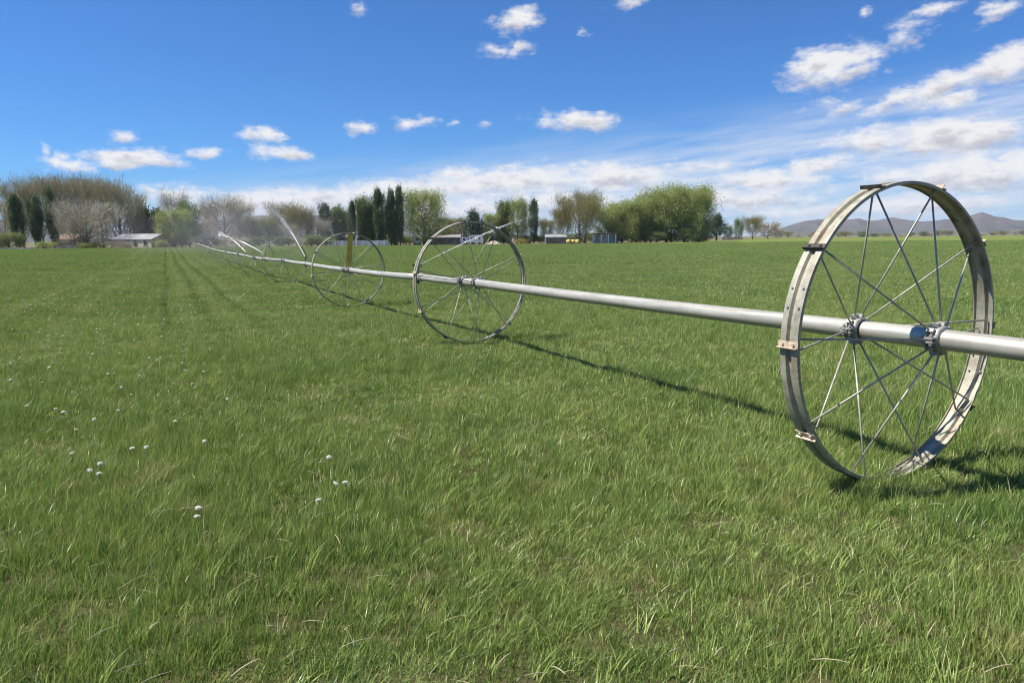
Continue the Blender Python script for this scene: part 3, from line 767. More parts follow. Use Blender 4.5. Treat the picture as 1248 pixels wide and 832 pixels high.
def twiggy(Hh, W, mat, n_limb=26, first=.1, up_bias=1.5, n_twig=5200, ln=1.4, wd=.07, shape=None, bark='bark', trunk_r=.3, upt=1.2, spread=.08, buds=0, budmat=None):
    shape = shape or (lambda h: (1 - (abs(h - .55) / .62) ** 2.2) ** .5 if abs(h - .55) < .62 else .2)
    mb, tips, tp = skeleton(Hh, W, n_limb, first, up_bias, trunk_r, shape)
    tc = np.array([t_[0] for t_ in tips]); ct = np.clip(rng.normal(.5, .28, len(tc)), 0, 1)
    k = rng.integers(0, len(tc), n_twig)
    B = tc[k] + rng.normal(0, 1, (n_twig, 3)) * W * spread * np.array([1, 1, 1.2])
    B[:, 2] = np.maximum(B[:, 2], Hh * .04)
    outw = B - np.array([0, 0, Hh * .4]); outw /= np.linalg.norm(outw, axis=1)[:, None] + 1e-6
    d = outw * .6 + np.array([0, 0, upt]) + rng.normal(0, .45, (n_twig, 3)); d /= np.linalg.norm(d, axis=1)[:, None]
    l_ = ln * rng.uniform(.4, 1.2, n_twig); sd = np.cross(d, rng.normal(0, 1, (n_twig, 3))); sd /= np.linalg.norm(sd, axis=1)[:, None] + 1e-6
    w_ = wd * rng.uniform(.5, 1.2, n_twig)
    V = np.stack([B - sd * w_[:, None] * .5, B + sd * w_[:, None] * .5, B + d * l_[:, None] + sd * w_[:, None] * .12, B + d * l_[:, None] - sd * w_[:, None] * .12], 1).reshape(-1, 3)
    ti = np.repeat(np.clip(ct[k] + rng.normal(0, .18, n_twig), 0, 1), 4)
    return mb.mesh('trunk', M[bark], True), np_mesh('crown', V, np.arange(4 * n_twig), np.arange(n_twig) * 4, M[mat], ti)

col_shape = lambda h: max(.25, min(1, (1.02 - h) * 2.4)) * min(1, .55 + h * 2)
bush_shape = lambda h: math.sqrt(max(.05, 1 - h * h))
ARC = {}
def add_arc(k, H_, W_, lst):
    hs, ws = [], []
    for tr, c_ in lst:
        a = np.empty(len(c_.vertices) * 3, np.float32); c_.vertices.foreach_get('co', a); a = a.reshape(-1, 3)
        hs.append(np.percentile(a[:, 2], 99.3)); r_ = np.hypot(a[:, 0], a[:, 1]); ws.append(np.percentile(np.abs(a[:, 0]), 97) + np.percentile(np.abs(a[:, 1]), 97))
    ARC[k] = (float(np.mean(hs)), float(np.mean(ws)), lst)
add_arc('cottonwood', 17, 9, [twiggy(17, 9, 'twig_olive', 40, .06, 2.3, 7000, 1.3, .07, bark='bark_pale') for _ in range(4)])
add_arc('greybare', 11, 10, [twiggy(11, 10, 'twig_grey', 30, .04, .9, 7500, 1.0, .055, upt=.6) for _ in range(3)])
add_arc('lombardy', 16, 3.2, [leafy(16, 3.2, 'leaf_dark', 40, .02, 2.6, 11000, .25, col_shape, .10, vert=2.6, trunk_r=.2, nb=1.5, aspect=1.5) for _ in range(4)])
add_arc('columnar', 13, 4.0, [leafy(13, 4.0, 'leaf_mid', 36, .02, 2.2, 11000, .25, col_shape, .11, vert=2.2, trunk_r=.2, nb=1.2, aspect=1.4) for _ in range(3)])
add_arc('lime', 16, 10, [leafy(16, 10, 'leaf_lime', 44, .02, .85, 24000, .25, lambda h: (1 - max(0, (h - .45) / .62) ** 2.4) ** .5 if h < 1.05 else .2, .085, vert=1.5, nb=.8, aspect=1.3) for _ in range(4)])
add_arc('olive', 14, 11, [twiggy(14, 11, 'leaf_olive', 36, .03, 1.4, 10000, 1.1, .10, lambda h: (1 - max(0, (h - .5) / .6) ** 2.2) ** .5 if h < 1.05 else .2, upt=1.3) for _ in range(3)])
add_arc('dense', 10, 8, [leafy(10, 8, 'leaf_mid', 28, .02, .8, 11000, .26, lambda h: (1 - max(0, (h - .35) / .7) ** 2.2) ** .5, .10) for _ in range(3)])
add_arc('evergreen', 9, 6, [leafy(9, 6, 'leaf_conifer', 26, .05, .8, 6000, .34, lambda h: max(.2, 1.15 - h) if h > .3 else .9, .09) for _ in range(3)])
add_arc('shrub', 2.2, 3.6, [leafy(2.2, 3.6, 'leaf_mid', 16, .08, .5, 2600, .18, bush_shape, .11, trunk_r=.06) for _ in range(3)])
add_arc('limeshrub', 2.2, 3.6, [leafy(2.2, 3.6, 'leaf_lime', 16, .08, .5, 2600, .18, bush_shape, .11, trunk_r=.06) for _ in range(2)])
add_arc('yellowshrub', 2.0, 3.4, [leafy(2.0, 3.4, 'leaf_yellow', 16, .08, .5, 2400, .18, bush_shape, .11, trunk_r=.06) for _ in range(2)])
add_arc('greyshrub', 2.2, 3.6, [twiggy(2.2, 3.6, 'twig_grey', 18, .08, .7, 2600, .4, .03, bush_shape, trunk_r=.06) for _ in range(2)])
add_arc('blossom', 6, 6, [leafy(6, 6, 'blossom', 22, .1, .8, 4200, .28, None, .1, trunk_r=.15) for _ in range(2)])
count = {}
def tree(kind, px, top, base_y, wpx, D, name, label, cat='tree', group=None):
    H0, W0, lst = ARC[kind]
    b = at(px, base_y, D); x, y = b[0], b[1]; z = min(tz(x, y), b[2] + .4)
    dd = ray(px, base_y); depth = (D / dd[1])
    h = (base_y - top) / FPX * depth * 1.0 + (b[2] - z); wd_ = wpx / FPX * depth
    k = count.get(kind, 0); count[kind] = k + 1
    tr, cr_ = lst[k % len(lst)]
    o = thing(name, label, cat, (x, y, z - .05), random.uniform(0, 6.28), group, (wd_ / W0, wd_ / W0, h / H0))
    obj('trunk', tr, o); obj('crown', cr_, o); return o
G1 = 'tall budding cottonwoods of the left grove'
for px, top, wpx, D, lab in ((10, 240, 34, 182, 'thin nearly bare tree at the left end of the tall left grove'),
        (30, 222, 46, 178, 'tall budding tree of the left grove, above the leftmost dark poplar'),
        (53, 216, 50, 180, 'tall budding tree of the left grove, between the left and middle dark poplars'),
        (78, 213, 50, 182, 'tallest budding tree of the left grove, right behind the rightmost dark poplar'),
        (104, 214, 50, 181, 'tall budding tree of the left grove, straight above the pale grey tree'),
        (127, 217, 48, 179, 'tall budding tree of the left grove, between grey tree and barn roof'),
        (148, 224, 42, 180, 'second from the right of the budding trees in the left grove, above the barn'),
        (164, 234, 32, 178, 'rightmost and lowest budding tree of the left grove')):
    tree('cottonwood', px, top, 303, wpx, D, 'cottonwood_tree', lab, 'tree', G1)
for px, top, by, wpx, lab in ((24, 238, 302, 15, 'leftmost dark green poplar in front of the left grove'), (46, 240, 301, 14, 'middle dark green poplar in front of the left grove'), (66, 231, 297, 12, 'tallest dark green poplar in front of the left grove, beside the pale grey tree')):
    tree('lombardy', px, top, by, wpx, 168, 'poplar_tree', lab, 'tree', 'dark poplars of the left grove')
tree('greybare', 106, 243, 303, 70, 164, 'bare_tree', 'wide pale grey leafless tree in front of the left grove')
tree('greybare', 92, 262, 303, 40, 163, 'bare_tree', 'low grey leafless tree left under the wide pale grey tree')
tree('dense', 12, 283, 303, 34, 163, 'green_bush', 'dark green rounded bush at the far left end of the field edge', 'bush')
tree('dense', -8, 285, 303, 30, 164, 'green_bush', 'dark green bush cut by the left border of the picture', 'bush')
tree('evergreen', 177, 252, 302, 28, 186, 'evergreen_tree', 'dark evergreen right of the left grove, behind the barn roof')
tree('evergreen', 193, 255, 301, 26, 188, 'evergreen_tree', 'dark evergreen between the barn and the green two tone tree')
tree('greybare', 214, 232, 301, 36, 184, 'bare_tree', 'bare topped tree rising above the bright green tree right of the barn')
tree('dense', 232, 245, 301, 30, 178, 'leafy_tree', 'dark green leafy tree behind the bright green tree right of the barn')
tree('lime', 214, 256, 303, 38, 166, 'leafy_tree', 'bright green tree standing right of the barn at the field edge')
tree('dense', 200, 272, 303, 16, 168, 'leafy_tree', 'small green tree close to the right end of the barn')
G2 = 'grey bare trees behind the sprinkler mist'
for px, top, wpx, D, lab in ((256, 246, 34, 196, 'left one of the grey bare trees behind the sprinkler mist'), (275, 237, 48, 194, 'tallest grey bare tree behind the sprinkler mist'), (294, 244, 38, 197, 'right one of the grey bare trees behind the sprinkler mist'),
        (245, 265, 30, 186, 'low brown bare thicket tree left under the grey bare trees'), (316, 262, 34, 205, 'low grey bare tree between tall bare tree and the misty pale one')):
    tree('greybare', px, top, 301, wpx, D, 'bare_tree', lab, 'tree', G2)
tree('dense', 308, 266, 300, 24, 200, 'green_bush', 'left dark green bush in the mist behind the fourth wheel', 'bush')
tree('dense', 328, 265, 300, 26, 202, 'green_bush', 'right dark green bush in the mist behind the fourth wheel', 'bush')
tree('olive', 352, 247, 300, 40, 212, 'budding_tree', 'pale budding tree behind the bright water jet')
tree('olive', 373, 252, 300, 26, 214, 'budding_tree', 'thinner pale budding tree right of the bright water jet')
tree('greybare', 388, 266, 300, 30, 216, 'bare_tree', 'low brown bare tree left of the first middle poplar')
tree('greybare', 345, 272, 300, 36, 206, 'bare_tree', 'low brown thicket tree under the pale budding tree')
G3 = 'poplars in the middle of the tree line'
for kd, px, top, by, wpx, lab in (('lombardy', 397, 249, 299, 14, 'leftmost dark poplar of the middle tree line, above left end of the white wall'), ('columnar', 414, 252, 299, 22, 'pale green poplar right of the leftmost middle dark poplar'),
        ('lombardy', 430, 246, 299, 9, 'thin dark poplar above the yellow board'), ('columnar', 443, 241, 299, 19, 'mid green pointed poplar right above the yellow board'), ('columnar', 455, 246, 299, 13, 'mid green poplar touching the tall dark one left of the gap'),
        ('lombardy', 463, 231, 299, 13, 'tall dark poplar above the right end of the white wall'), ('lombardy', 477, 233, 299, 12, 'dark poplar, left of the twin pair beside the big round lime green tree'), ('lombardy', 488, 229, 299, 11, 'highest dark poplar, right of the twin pair beside the big round lime green tree'),
        ('columnar', 481, 256, 299, 12, 'short light green poplar at the foot of the twin dark pair')):
    tree(kd, px, top, by, wpx * .97, 232 + (3 if kd == 'columnar' else 0), 'poplar_tree', lab, 'tree', G3)
for px, top, wpx, lab in ((422, 258, 20, 'pale green tree filling the gap left of the thin dark poplar'), (452, 256, 20, 'pale green tree filling the gap left of the tallest middle poplars'), (471, 254, 18, 'pale green tree filling the gap before the twin dark poplars')):
    tree('columnar', px, top, 299, wpx, 246, 'leafy_tree', lab, 'tree', 'pale trees between the middle poplars')
tree('lime', 517, 232, 299, 48, 236, 'leafy_tree', 'big round lime green tree right of the middle poplars')
tree('dense', 540, 274, 298, 22, 250, 'green_bush', 'low olive tree left above the long dark shed', 'bush')
tree('olive', 556, 264, 297, 40, 262, 'budding_tree', 'dome shaped olive tree seen through the top of the second wheel')
tree('evergreen', 578, 257, 297, 24, 252, 'evergreen_tree', 'dark round evergreen right behind the top of the second wheel')
for kd, px, top, wpx, lab in (('lime', 601, 260, 26, 'low lime tree right of the dark round evergreen'), ('columnar', 614, 246, 17, 'left tall pale column tree beside the lone dark poplar'), ('lime', 631, 242, 28, 'tall pale lime tree immediately left of the lone dark poplar')):
    tree(kd, px, top, 297, wpx, 256, 'leafy_tree', lab, 'tree', 'pale trees around the lone dark poplar')
tree('lombardy', 650, 244, 297, 11, 252, 'poplar_tree', 'lone dark narrow poplar between second wheel and the right grove')
tree('olive', 666, 266, 297, 20, 258, 'budding_tree', 'small olive tree right of the lone dark poplar')
tree('olive', 706, 236, 297, 56, 252, 'budding_tree', 'wide brownish olive tree at the left end of the right grove')
tree('cottonwood', 714, 231, 297, 26, 256, 'cottonwood_tree', 'bare spiky tree poking above the wide brownish olive tree')
tree('olive', 686, 252, 297, 26, 255, 'budding_tree', 'lower olive tree on the left side of the wide brownish one')
G4 = 'lime green trees of the right grove'
for px, top, wpx, D, lab in ((742, 251, 32, 262, 'leftmost and lowest lime green tree of the right grove, above the pale open shed'), (758, 247, 32, 266, 'second lime green tree from the left in the right grove'), (775, 244, 34, 262, 'third lime green tree from the left in the right grove'),
        (793, 238, 36, 268, 'middle lime green tree of the right grove, just lower than the big crowns'), (812, 230, 42, 264, 'left of the two biggest crowns of the right grove'), (834, 226, 46, 268, 'tallest and biggest crown near the right end of the right grove'), (851, 232, 28, 262, 'rightmost lime green tree that ends the right grove')):
    tree('lime', px, top, 297, wpx * 1.3, D, 'leafy_tree', lab, 'tree', G4)
for px, top, by, wpx, lab in ((770, 283, 296, 22, 'dark low bush at the foot of the right grove, left'), (800, 282, 296, 26, 'dark low bush at the foot of the right grove, middle'), (838, 278, 296, 30, 'dark low bush at the foot of the right grove, right')):
    tree('dense', px, top, by, wpx, 258, 'green_bush', lab, 'bush', 'bushes under the right grove')
tree('dense', 857, 275, 294, 16, 340, 'green_bush', 'small green bush right of the right grove', 'bush')
tree('evergreen', 873, 261, 294, 20, 345, 'evergreen_tree', 'dark evergreen standing alone right of the right grove')
tree('dense', 887, 274, 293, 12, 380, 'leafy_tree', 'small pale green tree right of the lone evergreen')
tree('dense', 900, 266, 292, 14, 375, 'leafy_tree', 'narrow green tree between the lone evergreen and the grey green one')
tree('olive', 917, 263, 292, 22, 370, 'budding_tree', 'grey green rounded tree left of the pale blossom tree')
tree('blossom', 936, 270, 291.5, 28, 400, 'blossom_tree', 'pale pinkish blossom tree before the mountain foot')
tree('blossom', 948, 277, 291, 14, 410, 'blossom_tree', 'smaller pale blossom tree, right beside the bigger one')
for i in range(26):
    px = 958 + i * 12.5 + random.uniform(-5, 5); D = random.uniform(620, 760)
    tree(random.choice(['dense', 'olive', 'olive', 'greybare']), px, 286.5 - (px - 960) * .006 - random.uniform(1.5, 5), 290.3 - (px - 960) * .0085, random.uniform(9, 17), D, 'far_tree', 'tiny far tree in the thin row at the foot of the right mountains', 'tree', 'far row of trees below the mountains')
for i, (px, top, D, kd) in enumerate(((404, 285, 250, 'shrub'), (452, 284, 246, 'dense'), (470, 284, 250, 'shrub'), (484, 285, 240, 'dense'), (500, 286, 245, 'shrub'), (519, 287, 246, 'dense'), (534, 285, 262, 'dense'), (548, 284, 266, 'shrub'), (569, 284, 262, 'dense'),
        (590, 284, 262, 'dense'), (607, 286, 262, 'shrub'), (619, 286, 260, 'dense'), (646, 286, 258, 'dense'), (658, 286, 262, 'shrub'), (672, 284, 268, 'dense'), (690, 284, 266, 'dense'), (712, 283, 266, 'dense'), (728, 284, 272, 'dense'), (752, 283, 270, 'dense'), (786, 284, 268, 'dense'), (818, 283, 266, 'dense'), (852, 285, 270, 'dense'))):
    tree(kd, px, top, 297.5, 26, D, 'green_bush', 'dark low underbrush bush in the shade along the middle and right tree line', 'bush', 'underbrush along the tree line')
for i, (px, top, kd) in enumerate(((80, 290, 'dense'), (125, 288, 'greyshrub'), (165, 284, 'dense'), (222, 288, 'dense'), (240, 286, 'greyshrub'), (258, 288, 'shrub'), (272, 289, 'greyshrub'), (290, 288, 'greyshrub'), (312, 287, 'shrub'), (345, 288, 'dense'), (362, 288, 'greyshrub'), (380, 286, 'dense'), (392, 288, 'shrub'))):
    tree(kd, px, top, 302, 28, 178 + max(0, px - 250) * .22, 'shrub', 'low brush in the dim belt behind the barn and the sprinkler mist', 'shrub', 'brush behind barn and mist')
# shrubs at the left field edge
tree('limeshrub', 56, 293, 304, 24, 160, 'shrub', 'round light green shrub on the field edge below the dark poplars', 'shrub')
tree('limeshrub', 106, 295, 304, 22, 160, 'shrub', 'yellow green shrub below the wide pale grey tree', 'shrub')
tree('shrub', 118, 294, 304, 18, 161, 'shrub', 'mid green shrub between the yellow green one and the grey brown ones', 'shrub')
tree('greyshrub', 136, 293, 304, 22, 160, 'shrub', 'grey brown shrub before the left end of the barn', 'shrub')
tree('greyshrub', 152, 293, 304, 22, 160, 'shrub', 'grey brown shrub before the middle of the barn', 'shrub')
tree('limeshrub', 197, 291, 304, 15, 161, 'shrub', 'light green shrub at the right end of the barn', 'shrub')
tree('yellowshrub', 635, 290, 298, 15, 240, 'shrub', 'mustard yellow shrub below the lone dark poplar', 'shrub')

# ------------------------------------------------------------------ buildings, walls, vehicles far away
M['roof_grey'] = simple('grey_metal_roof', (.25, .255, .265), .6, 0, .15, .6)
M['roof_rust'] = simple('rust_roof', (.28, .17, .13), .7, 0, .2, .8)
M['wall_tan'] = simple('tan_stone_wall', (.58, .48, .34), .9, 0, .2, 1.5, .3)
M['wall_grey'] = simple('grey_stone_wall', (.36, .33, .29), .9, 0, .3, 1.2, .3)
M['wall_white'] = simple('white_wall', (.55, .57, .60), .8, 0, .12, .3)
M['wall_pale'] = simple('pale_boards', (.46, .44, .42), .8, 0, .25, .8)
M['wall_dark'] = simple('dark_boards', (.19, .18, .17), .85, 0, .3, .6)
M['white_paint'] = simple('white_paint', (.78, .78, .78), .4, 0, .06, .5)
M['glass'] = simple('dark_glass', (.02, .022, .026), .15)
M['tyre'] = simple('tyre', (.02, .02, .02), .8)
M['hay'] = simple('straw_bale', (.55, .42, .14), .9, 0, .25, 2.0, .4)
M['rubble'] = simple('pale_rubble', (.42, .36, .30), .95, 0, .3, .9, .5)
def gable(name, label, px0, px1, top, eave, by, D, depth, wall, roof, wins=(), door=None, cat='building', yaw=0.0):
    a, b = at(px0, by, D), at(px1, by, D); cx, cy = (a[0] + b[0]) / 2, D; Wd = b[0] - a[0]
    s = np.linalg.norm(ray((px0 + px1) / 2, by)) * 0 + (D / FPX) / ray((px0 + px1) / 2, by)[1]
    zb = min(a[2], tz(cx, cy)); He = (by - eave) * s + (a[2] - zb); Ht = (by - top) * s + (a[2] - zb)
    o = thing(name, label, cat, (cx, cy, zb), yaw)
    mb = MB(); w2 = Wd / 2; dp = depth
    # body with gable ends left and right (ridge along the front)
    mb.add([(-w2, 0, 0), (w2, 0, 0), (w2, dp, 0), (-w2, dp, 0), (-w2, 0, He), (w2, 0, He), (w2, dp, He), (-w2, dp, He), (-w2, dp / 2, Ht - .1), (w2, dp / 2, Ht - .1)],
           [(0, 1, 5, 4), (2, 3, 7, 6), (1, 2, 6, 9, 5), (3, 0, 4, 8, 7), (0, 3, 2, 1)])
    obj('wall', mb.mesh('wall', wall), o)
    mb = MB(); e = .16; sl = (Ht - He) / (dp / 2); th_ = .12
    for sg in (0, 1):
        y0, y1 = (-e, dp / 2) if sg == 0 else (dp + e, dp / 2)
        z0 = He - sl * e + .02
        mb.add([(-w2 - e, y0, z0), (w2 + e, y0, z0), (w2 + e, y1, Ht), (-w2 - e, y1, Ht), (-w2 - e, y0, z0 + th_), (w2 + e, y0, z0 + th_), (w2 + e, y1, Ht + th_), (-w2 - e, y1, Ht + th_)],
               [(0, 1, 2, 3), (4, 7, 6, 5), (0, 4, 5, 1), (1, 5, 6, 2), (2, 6, 7, 3), (3, 7, 4, 0)])
    obj('roof', mb.mesh('roof', roof), o)
    for (fx, z0, ww, hh) in wins:
        mb = MB(); x = -w2 + Wd * fx; mb.box((x, -.03, z0 + hh / 2), (ww + .2, .1, hh + .2)); f_ = obj('window', mb.mesh('window', M['wall_pale']), o)
        mb = MB(); mb.box((x, -.09, z0 + hh / 2), (ww, .05, hh)); obj('pane', mb.mesh('pane', M['glass']), f_)
    if door:
        fx, ww, hh = door; mb = MB(); mb.box((-w2 + Wd * fx, -.04, hh / 2), (ww, .1, hh)); obj('door', mb.mesh('door', M['wall_dark']), o)
    return o
gable('stone_barn', 'low tan stone barn with grey metal roof and two dark windows behind shrubs', 129, 191, 286, 292.5, 303, 163, 7, M['wall_tan'], M['roof_grey'], ((.60, .8, .85, 1.0), (.86, .8, .75, .9)), (.42, 1.1, 1.75), 'barn', -.32)
gable('grey_outbuilding', 'pinkish grey roofed outbuilding half hidden behind the wide pale grey tree', 70, 92, 286, 292, 303, 172, 6, M['wall_grey'], M['roof_rust'], (), (.4, 1.0, 1.6), 'building')
gable('red_roof_house', 'small house with reddish walls behind the white wall left of the yellow board', 410, 427, 286, 290, 300, 240, 6, simple('red_wall', (.34, .2, .16), .8), M['roof_grey'], ((.5, 1.2, 1.0, 1.0),), None, 'house')
gable('long_dark_shed', 'long low dark shed seen through the upper left of the second wheel', 524, 561, 286.5, 290, 298.5, 244, 8, M['wall_dark'], simple('shed_roof', (.25, .24, .235), .7, 0, .2, .5), (), (.2, 2.4, 1.9), 'shed')
gable('dark_open_shed', 'dark low shed left of the wide brownish olive tree', 665, 690, 286, 289.5, 296.8, 243, 6, M['wall_dark'], M['roof_grey'], (), (.7, 2.0, 1.6), 'shed')
def wall_run(name, label, px0, px1, top, by, D, mat, cat='wall', thick=.3, capmat=None, posts=0):
    a, b = at(px0, by, D), at(px1, by, D); s = D / FPX; h = (by - top) * s; zb = min(a[2], b[2], tz((a[0] + b[0]) / 2, D)) - .15
    o = thing(name, label, cat, ((a[0] + b[0]) / 2, D, zb)); Wd = b[0] - a[0]; h += min(a[2], b[2]) - zb
    n = max(8, int(Wd / .6)); V = []; F = []
    for i in range(n + 1):
        x = -Wd / 2 + Wd * i / n; zt = h - (.05 if capmat else random.uniform(0, .18) * (mat in (M['wall_grey'], M['rubble'])))
        V += [(x, 0, 0), (x, 0, zt), (x, thick, zt), (x, thick, 0)]
    for i in range(n):
        k = i * 4
        F += [(k, k + 4, k + 5, k + 1), (k + 1, k + 5, k + 6, k + 2), (k + 2, k + 6, k + 7, k + 3)]
    F += [(0, 1, 2, 3), (n * 4, n * 4 + 3, n * 4 + 2, n * 4 + 1)]
    mb = MB(); mb.add(V, F); obj('panel', mb.mesh('panel', mat), o)
    for i in range(posts):
        mb = MB(); mb.box((-Wd / 2 + Wd * (i + .5) / posts, -.06, h / 2 + .05), (.14, .11, h + .1)); obj('post', mb.mesh('post', capmat or mat), o)
    return o
wall_run('white_wall', 'long low white wall behind the wheel with the yellow board', 397, 473, 292.8, 300.5, 228, M['wall_white'], 'wall', .3, M['white_paint'], 9)
wall_run('stone_wall', 'grey dry stone wall on the field edge left of the shrubs', 66, 100, 299, 304, 160.5, M['wall_grey'])
wall_run('stone_wall', 'pale low stone wall at the far left field edge', -20, 44, 301.5, 304.8, 159.5, M['wall_pale'])
wall_run('stone_wall', 'short tan stone wall running on from the right end of the barn', 190, 208, 297.5, 303.3, 162, M['wall_tan'])
wall_run('stone_wall', 'brownish low bank wall right of the lone evergreen', 880, 905, 288.5, 292.6, 372, M['rubble'])
# pale open shed with posts
a = at(737, 296.5, 250); o = thing('open_shed', 'pale open fronted shed with white posts under the right grove', 'shed', (a[0], 250, tz(a[0], 250)))
mb = MB(); mb.box((0, 1.5, 1.5), (8.0, .15, 3.0)); mb.box((-3.95, .75, 1.5), (.12, 1.3, 3.0)); mb.box((3.95, .75, 1.5), (.12, 1.3, 3.0)); obj('wall', mb.mesh('wall', M['wall_pale']), o)
mb = MB(); mb.box((0, .75, 3.25), (8.4, 2.0, .16), Matrix.Rotation(R(-6), 3, 'X')); obj('roof', mb.mesh('roof', M['roof_rust']), o)
for x in (-3.6, -1.2, 1.2, 3.6):
    mb = MB(); mb.box((x, 0, 1.5), (.28, .28, 3.0)); obj('post', mb.mesh('post', M['white_paint']), o)

def bale(px, py, D, label):
    a = at(px, py, D); mb = MB(); n = 22
    prof = [(-.6, .0), (-.6, .62), (-.55, .68), (.55, .68), (.6, .62), (.6, 0)]
    mb.lathe(prof, n, 'Y'); me_ = mb.mesh('hay_bale', M['hay'], False)
    for v_ in me_.vertices: v_.co += Vector(rng.normal(0, .015, 3))
    return tag(obj('hay_bale', me_, None, (a[0], D, tz(a[0], D) + .66), (0, 0, random.uniform(.7, 1.2))), label, 'hay bale', 'yellow bales before the right grove')
bale(693, 296, 241, 'left yellow round bale at the foot of the brownish olive tree')
bale(698.5, 296, 241.5, 'middle yellow round bale at the foot of the brownish olive tree')
bale(704, 296, 241, 'right yellow round bale at the foot of the brownish olive tree')

def wheel_pair(o, xs, y0, y1, r):
    for x in xs:
        for y in (y0, y1):
            mb = MB(); mb.lathe([(-.11, .0), (-.11, r * .55), (-.12, r * .6), (-.11, r * .95), (-.08, r), (.08, r), (.11, r * .95), (.12, r * .6), (.11, r * .55), (.11, 0)], 18, 'Y')
            obj('tyre', mb.mesh('tyre', M['tyre']), o, (x, y, r))
def extrude_profile(prof, y0, y1, mat, name, inset=.08):
    n = len(prof); mb = MB(); cx = sum(p[0] for p in prof) / n; cz = sum(p[1] for p in prof) / n
    V = [(x, y0 + inset, z) for x, z in prof]; V += [(x, y1 - inset, z) for x, z in prof]
    F = [(i, (i + 1) % n, n + (i + 1) % n, n + i) for i in range(n)] + [tuple(range(n - 1, -1, -1)), tuple(range(n, 2 * n))]
    mb.add(V, F); return mb.mesh(name, mat)
def van(name, label, px, by, D, prof, wx, wins, cat, group=None, width=1.9, yaw=0.0, r=.33):
    a = at(px, by, D); o = thing(name, label, cat, (a[0], D, tz(a[0], D)), yaw, group)
    obj('body', extrude_profile(prof, 0, width, M['white_paint'], 'body'), o)
    for (x0, x1, z0, z1, sl) in wins:
        mb = MB(); mb.add([(x0, .05, z0), (x1, .05, z0), (x1 - sl, .06, z1), (x0 + sl * .4, .06, z1), (x0, .078, z0), (x1, .078, z0), (x1 - sl, .078, z1), (x0 + sl * .4, .078, z1)], [(0, 1, 2, 3), (4, 7, 6, 5), (0, 4, 5, 1), (1, 5, 6, 2), (2, 6, 7, 3), (3, 7, 4, 0)])
        obj('window', mb.mesh('window', M['glass']), o)
    wheel_pair(o, wx, .14, width - .14, r)
    return o
vanp = [(-2.4, .35), (2.3, .35), (2.45, .9), (2.2, 1.15), (1.75, 1.9), (1.5, 2.15), (-2.3, 2.2), (-2.42, 2.0)]
van('white_van', 'white van parked end on left of the long dark shed', 507.5, 299, 236, [(x * .42, z * 1.15) for x, z in vanp], (-.6, .6), ((-.1, .75, 1.45, 2.1, .2),), 'van', None, 4.4)
van('white_trailer', 'white box trailer between the long dark shed and the white camper', 566, 298, 240, [(-1.35, .5), (1.35, .5), (1.35, 2.25), (1.25, 2.4), (-1.25, 2.4), (-1.35, 2.25)], (-.3, .4), ((-.6, .3, 1.4, 1.9, 0),), 'trailer')
van('white_camper', 'white rounded camper seen inside the upper part of the second wheel', 580, 298, 241, [(-2.3, .5), (2.1, .5), (2.4, 1.1), (2.3, 2.2), (1.7, 2.9), (.4, 3.1), (-1.6, 3.0), (-2.3, 2.5)], (-1.2, 1.2), ((-1.6, -.5, 1.7, 2.3, .05), (.1, 1.5, 1.7, 2.3, .25)), 'camper')
van('white_pickup', 'white vehicle parked behind the white wall right of the yellow board', 438, 297, 238, [(-2.5, .5), (2.4, .5), (2.5, 1.1), (1.4, 1.25), (.8, 2.2), (-.5, 2.25), (-.8, 1.3), (-2.5, 1.25)], (-1.6, 1.5), ((-.4, 1.05, 1.4, 2.05, .35),), 'pickup')
def mound(px, by, D, w_, h_, mat, label):
    a = at(px, by, D); mb = MB(); V = []; F = []; n, k_ = 20, 6
    for j in range(k_):
        for i in range(n):
            u_ = j / (k_ - 1); rr_ = w_ / 2 * (1 - u_ * .93) * random.uniform(.9, 1.1); th_ = 2 * math.pi * i / n
            V.append((rr_ * math.cos(th_), rr_ * .7 * math.sin(th_), h_ * (1 - (1 - u_) ** 1.6) * random.uniform(.9, 1.1)))
    for j in range(k_ - 1):
        for i in range(n): F.append((j * n + i, j * n + (i + 1) % n, (j + 1) * n + (i + 1) % n, (j + 1) * n + i))
    F.append(tuple((k_ - 1) * n + i for i in range(n)))
    mb.add(V, F); return tag(obj('rubble_pile', mb.mesh('rubble_pile', mat), None, (a[0], D, tz(a[0], D) - .1)), label, 'rubble pile')
mound(602, 298, 240, 4.6, 1.2, M['rubble'], 'low pale rubble pile right of the white camper')
mound(626, 298, 244, 2.4, 2.0, M['rubble'], 'taller pale mound left of the mustard yellow shrub')

# ------------------------------------------------------------------ hills and mountains
prof_px = [(-400, 270), (-200, 262), (0, 266), (25, 268), (60, 274), (140, 280), (250, 272), (300, 263), (345, 262), (390, 262), (430, 266), (500, 268), (545, 263), (562, 266), (580, 276), (640, 287), (760, 290), (900, 289), (935, 286), (959, 275), (978, 269),
           (997, 264.8), (1006, 266), (1015, 268), (1030, 266.5), (1046, 263.5), (1059, 266), (1073, 265), (1087, 263), (1098, 266), (1109, 268), (1122, 269.5), (1133, 269), (1150, 266.5), (1171, 266), (1184, 261), (1194, 258), (1203, 260.5), (1211, 263.6), (1222, 264.5), (1233, 267.5), (1280, 270), (1400, 264), (1600, 272), (1900, 280)]
azs = np.array([azel(p[0], 285)[0] for p in prof_px]); els = np.array([azel(*p)[1] for p in prof_px])
na_, nr_ = 900, 46
A = np.linspace(-.85, .85, na_); RR = np.linspace(4250, 5750, nr_)
from mathutils import noise as mnoise
V = []
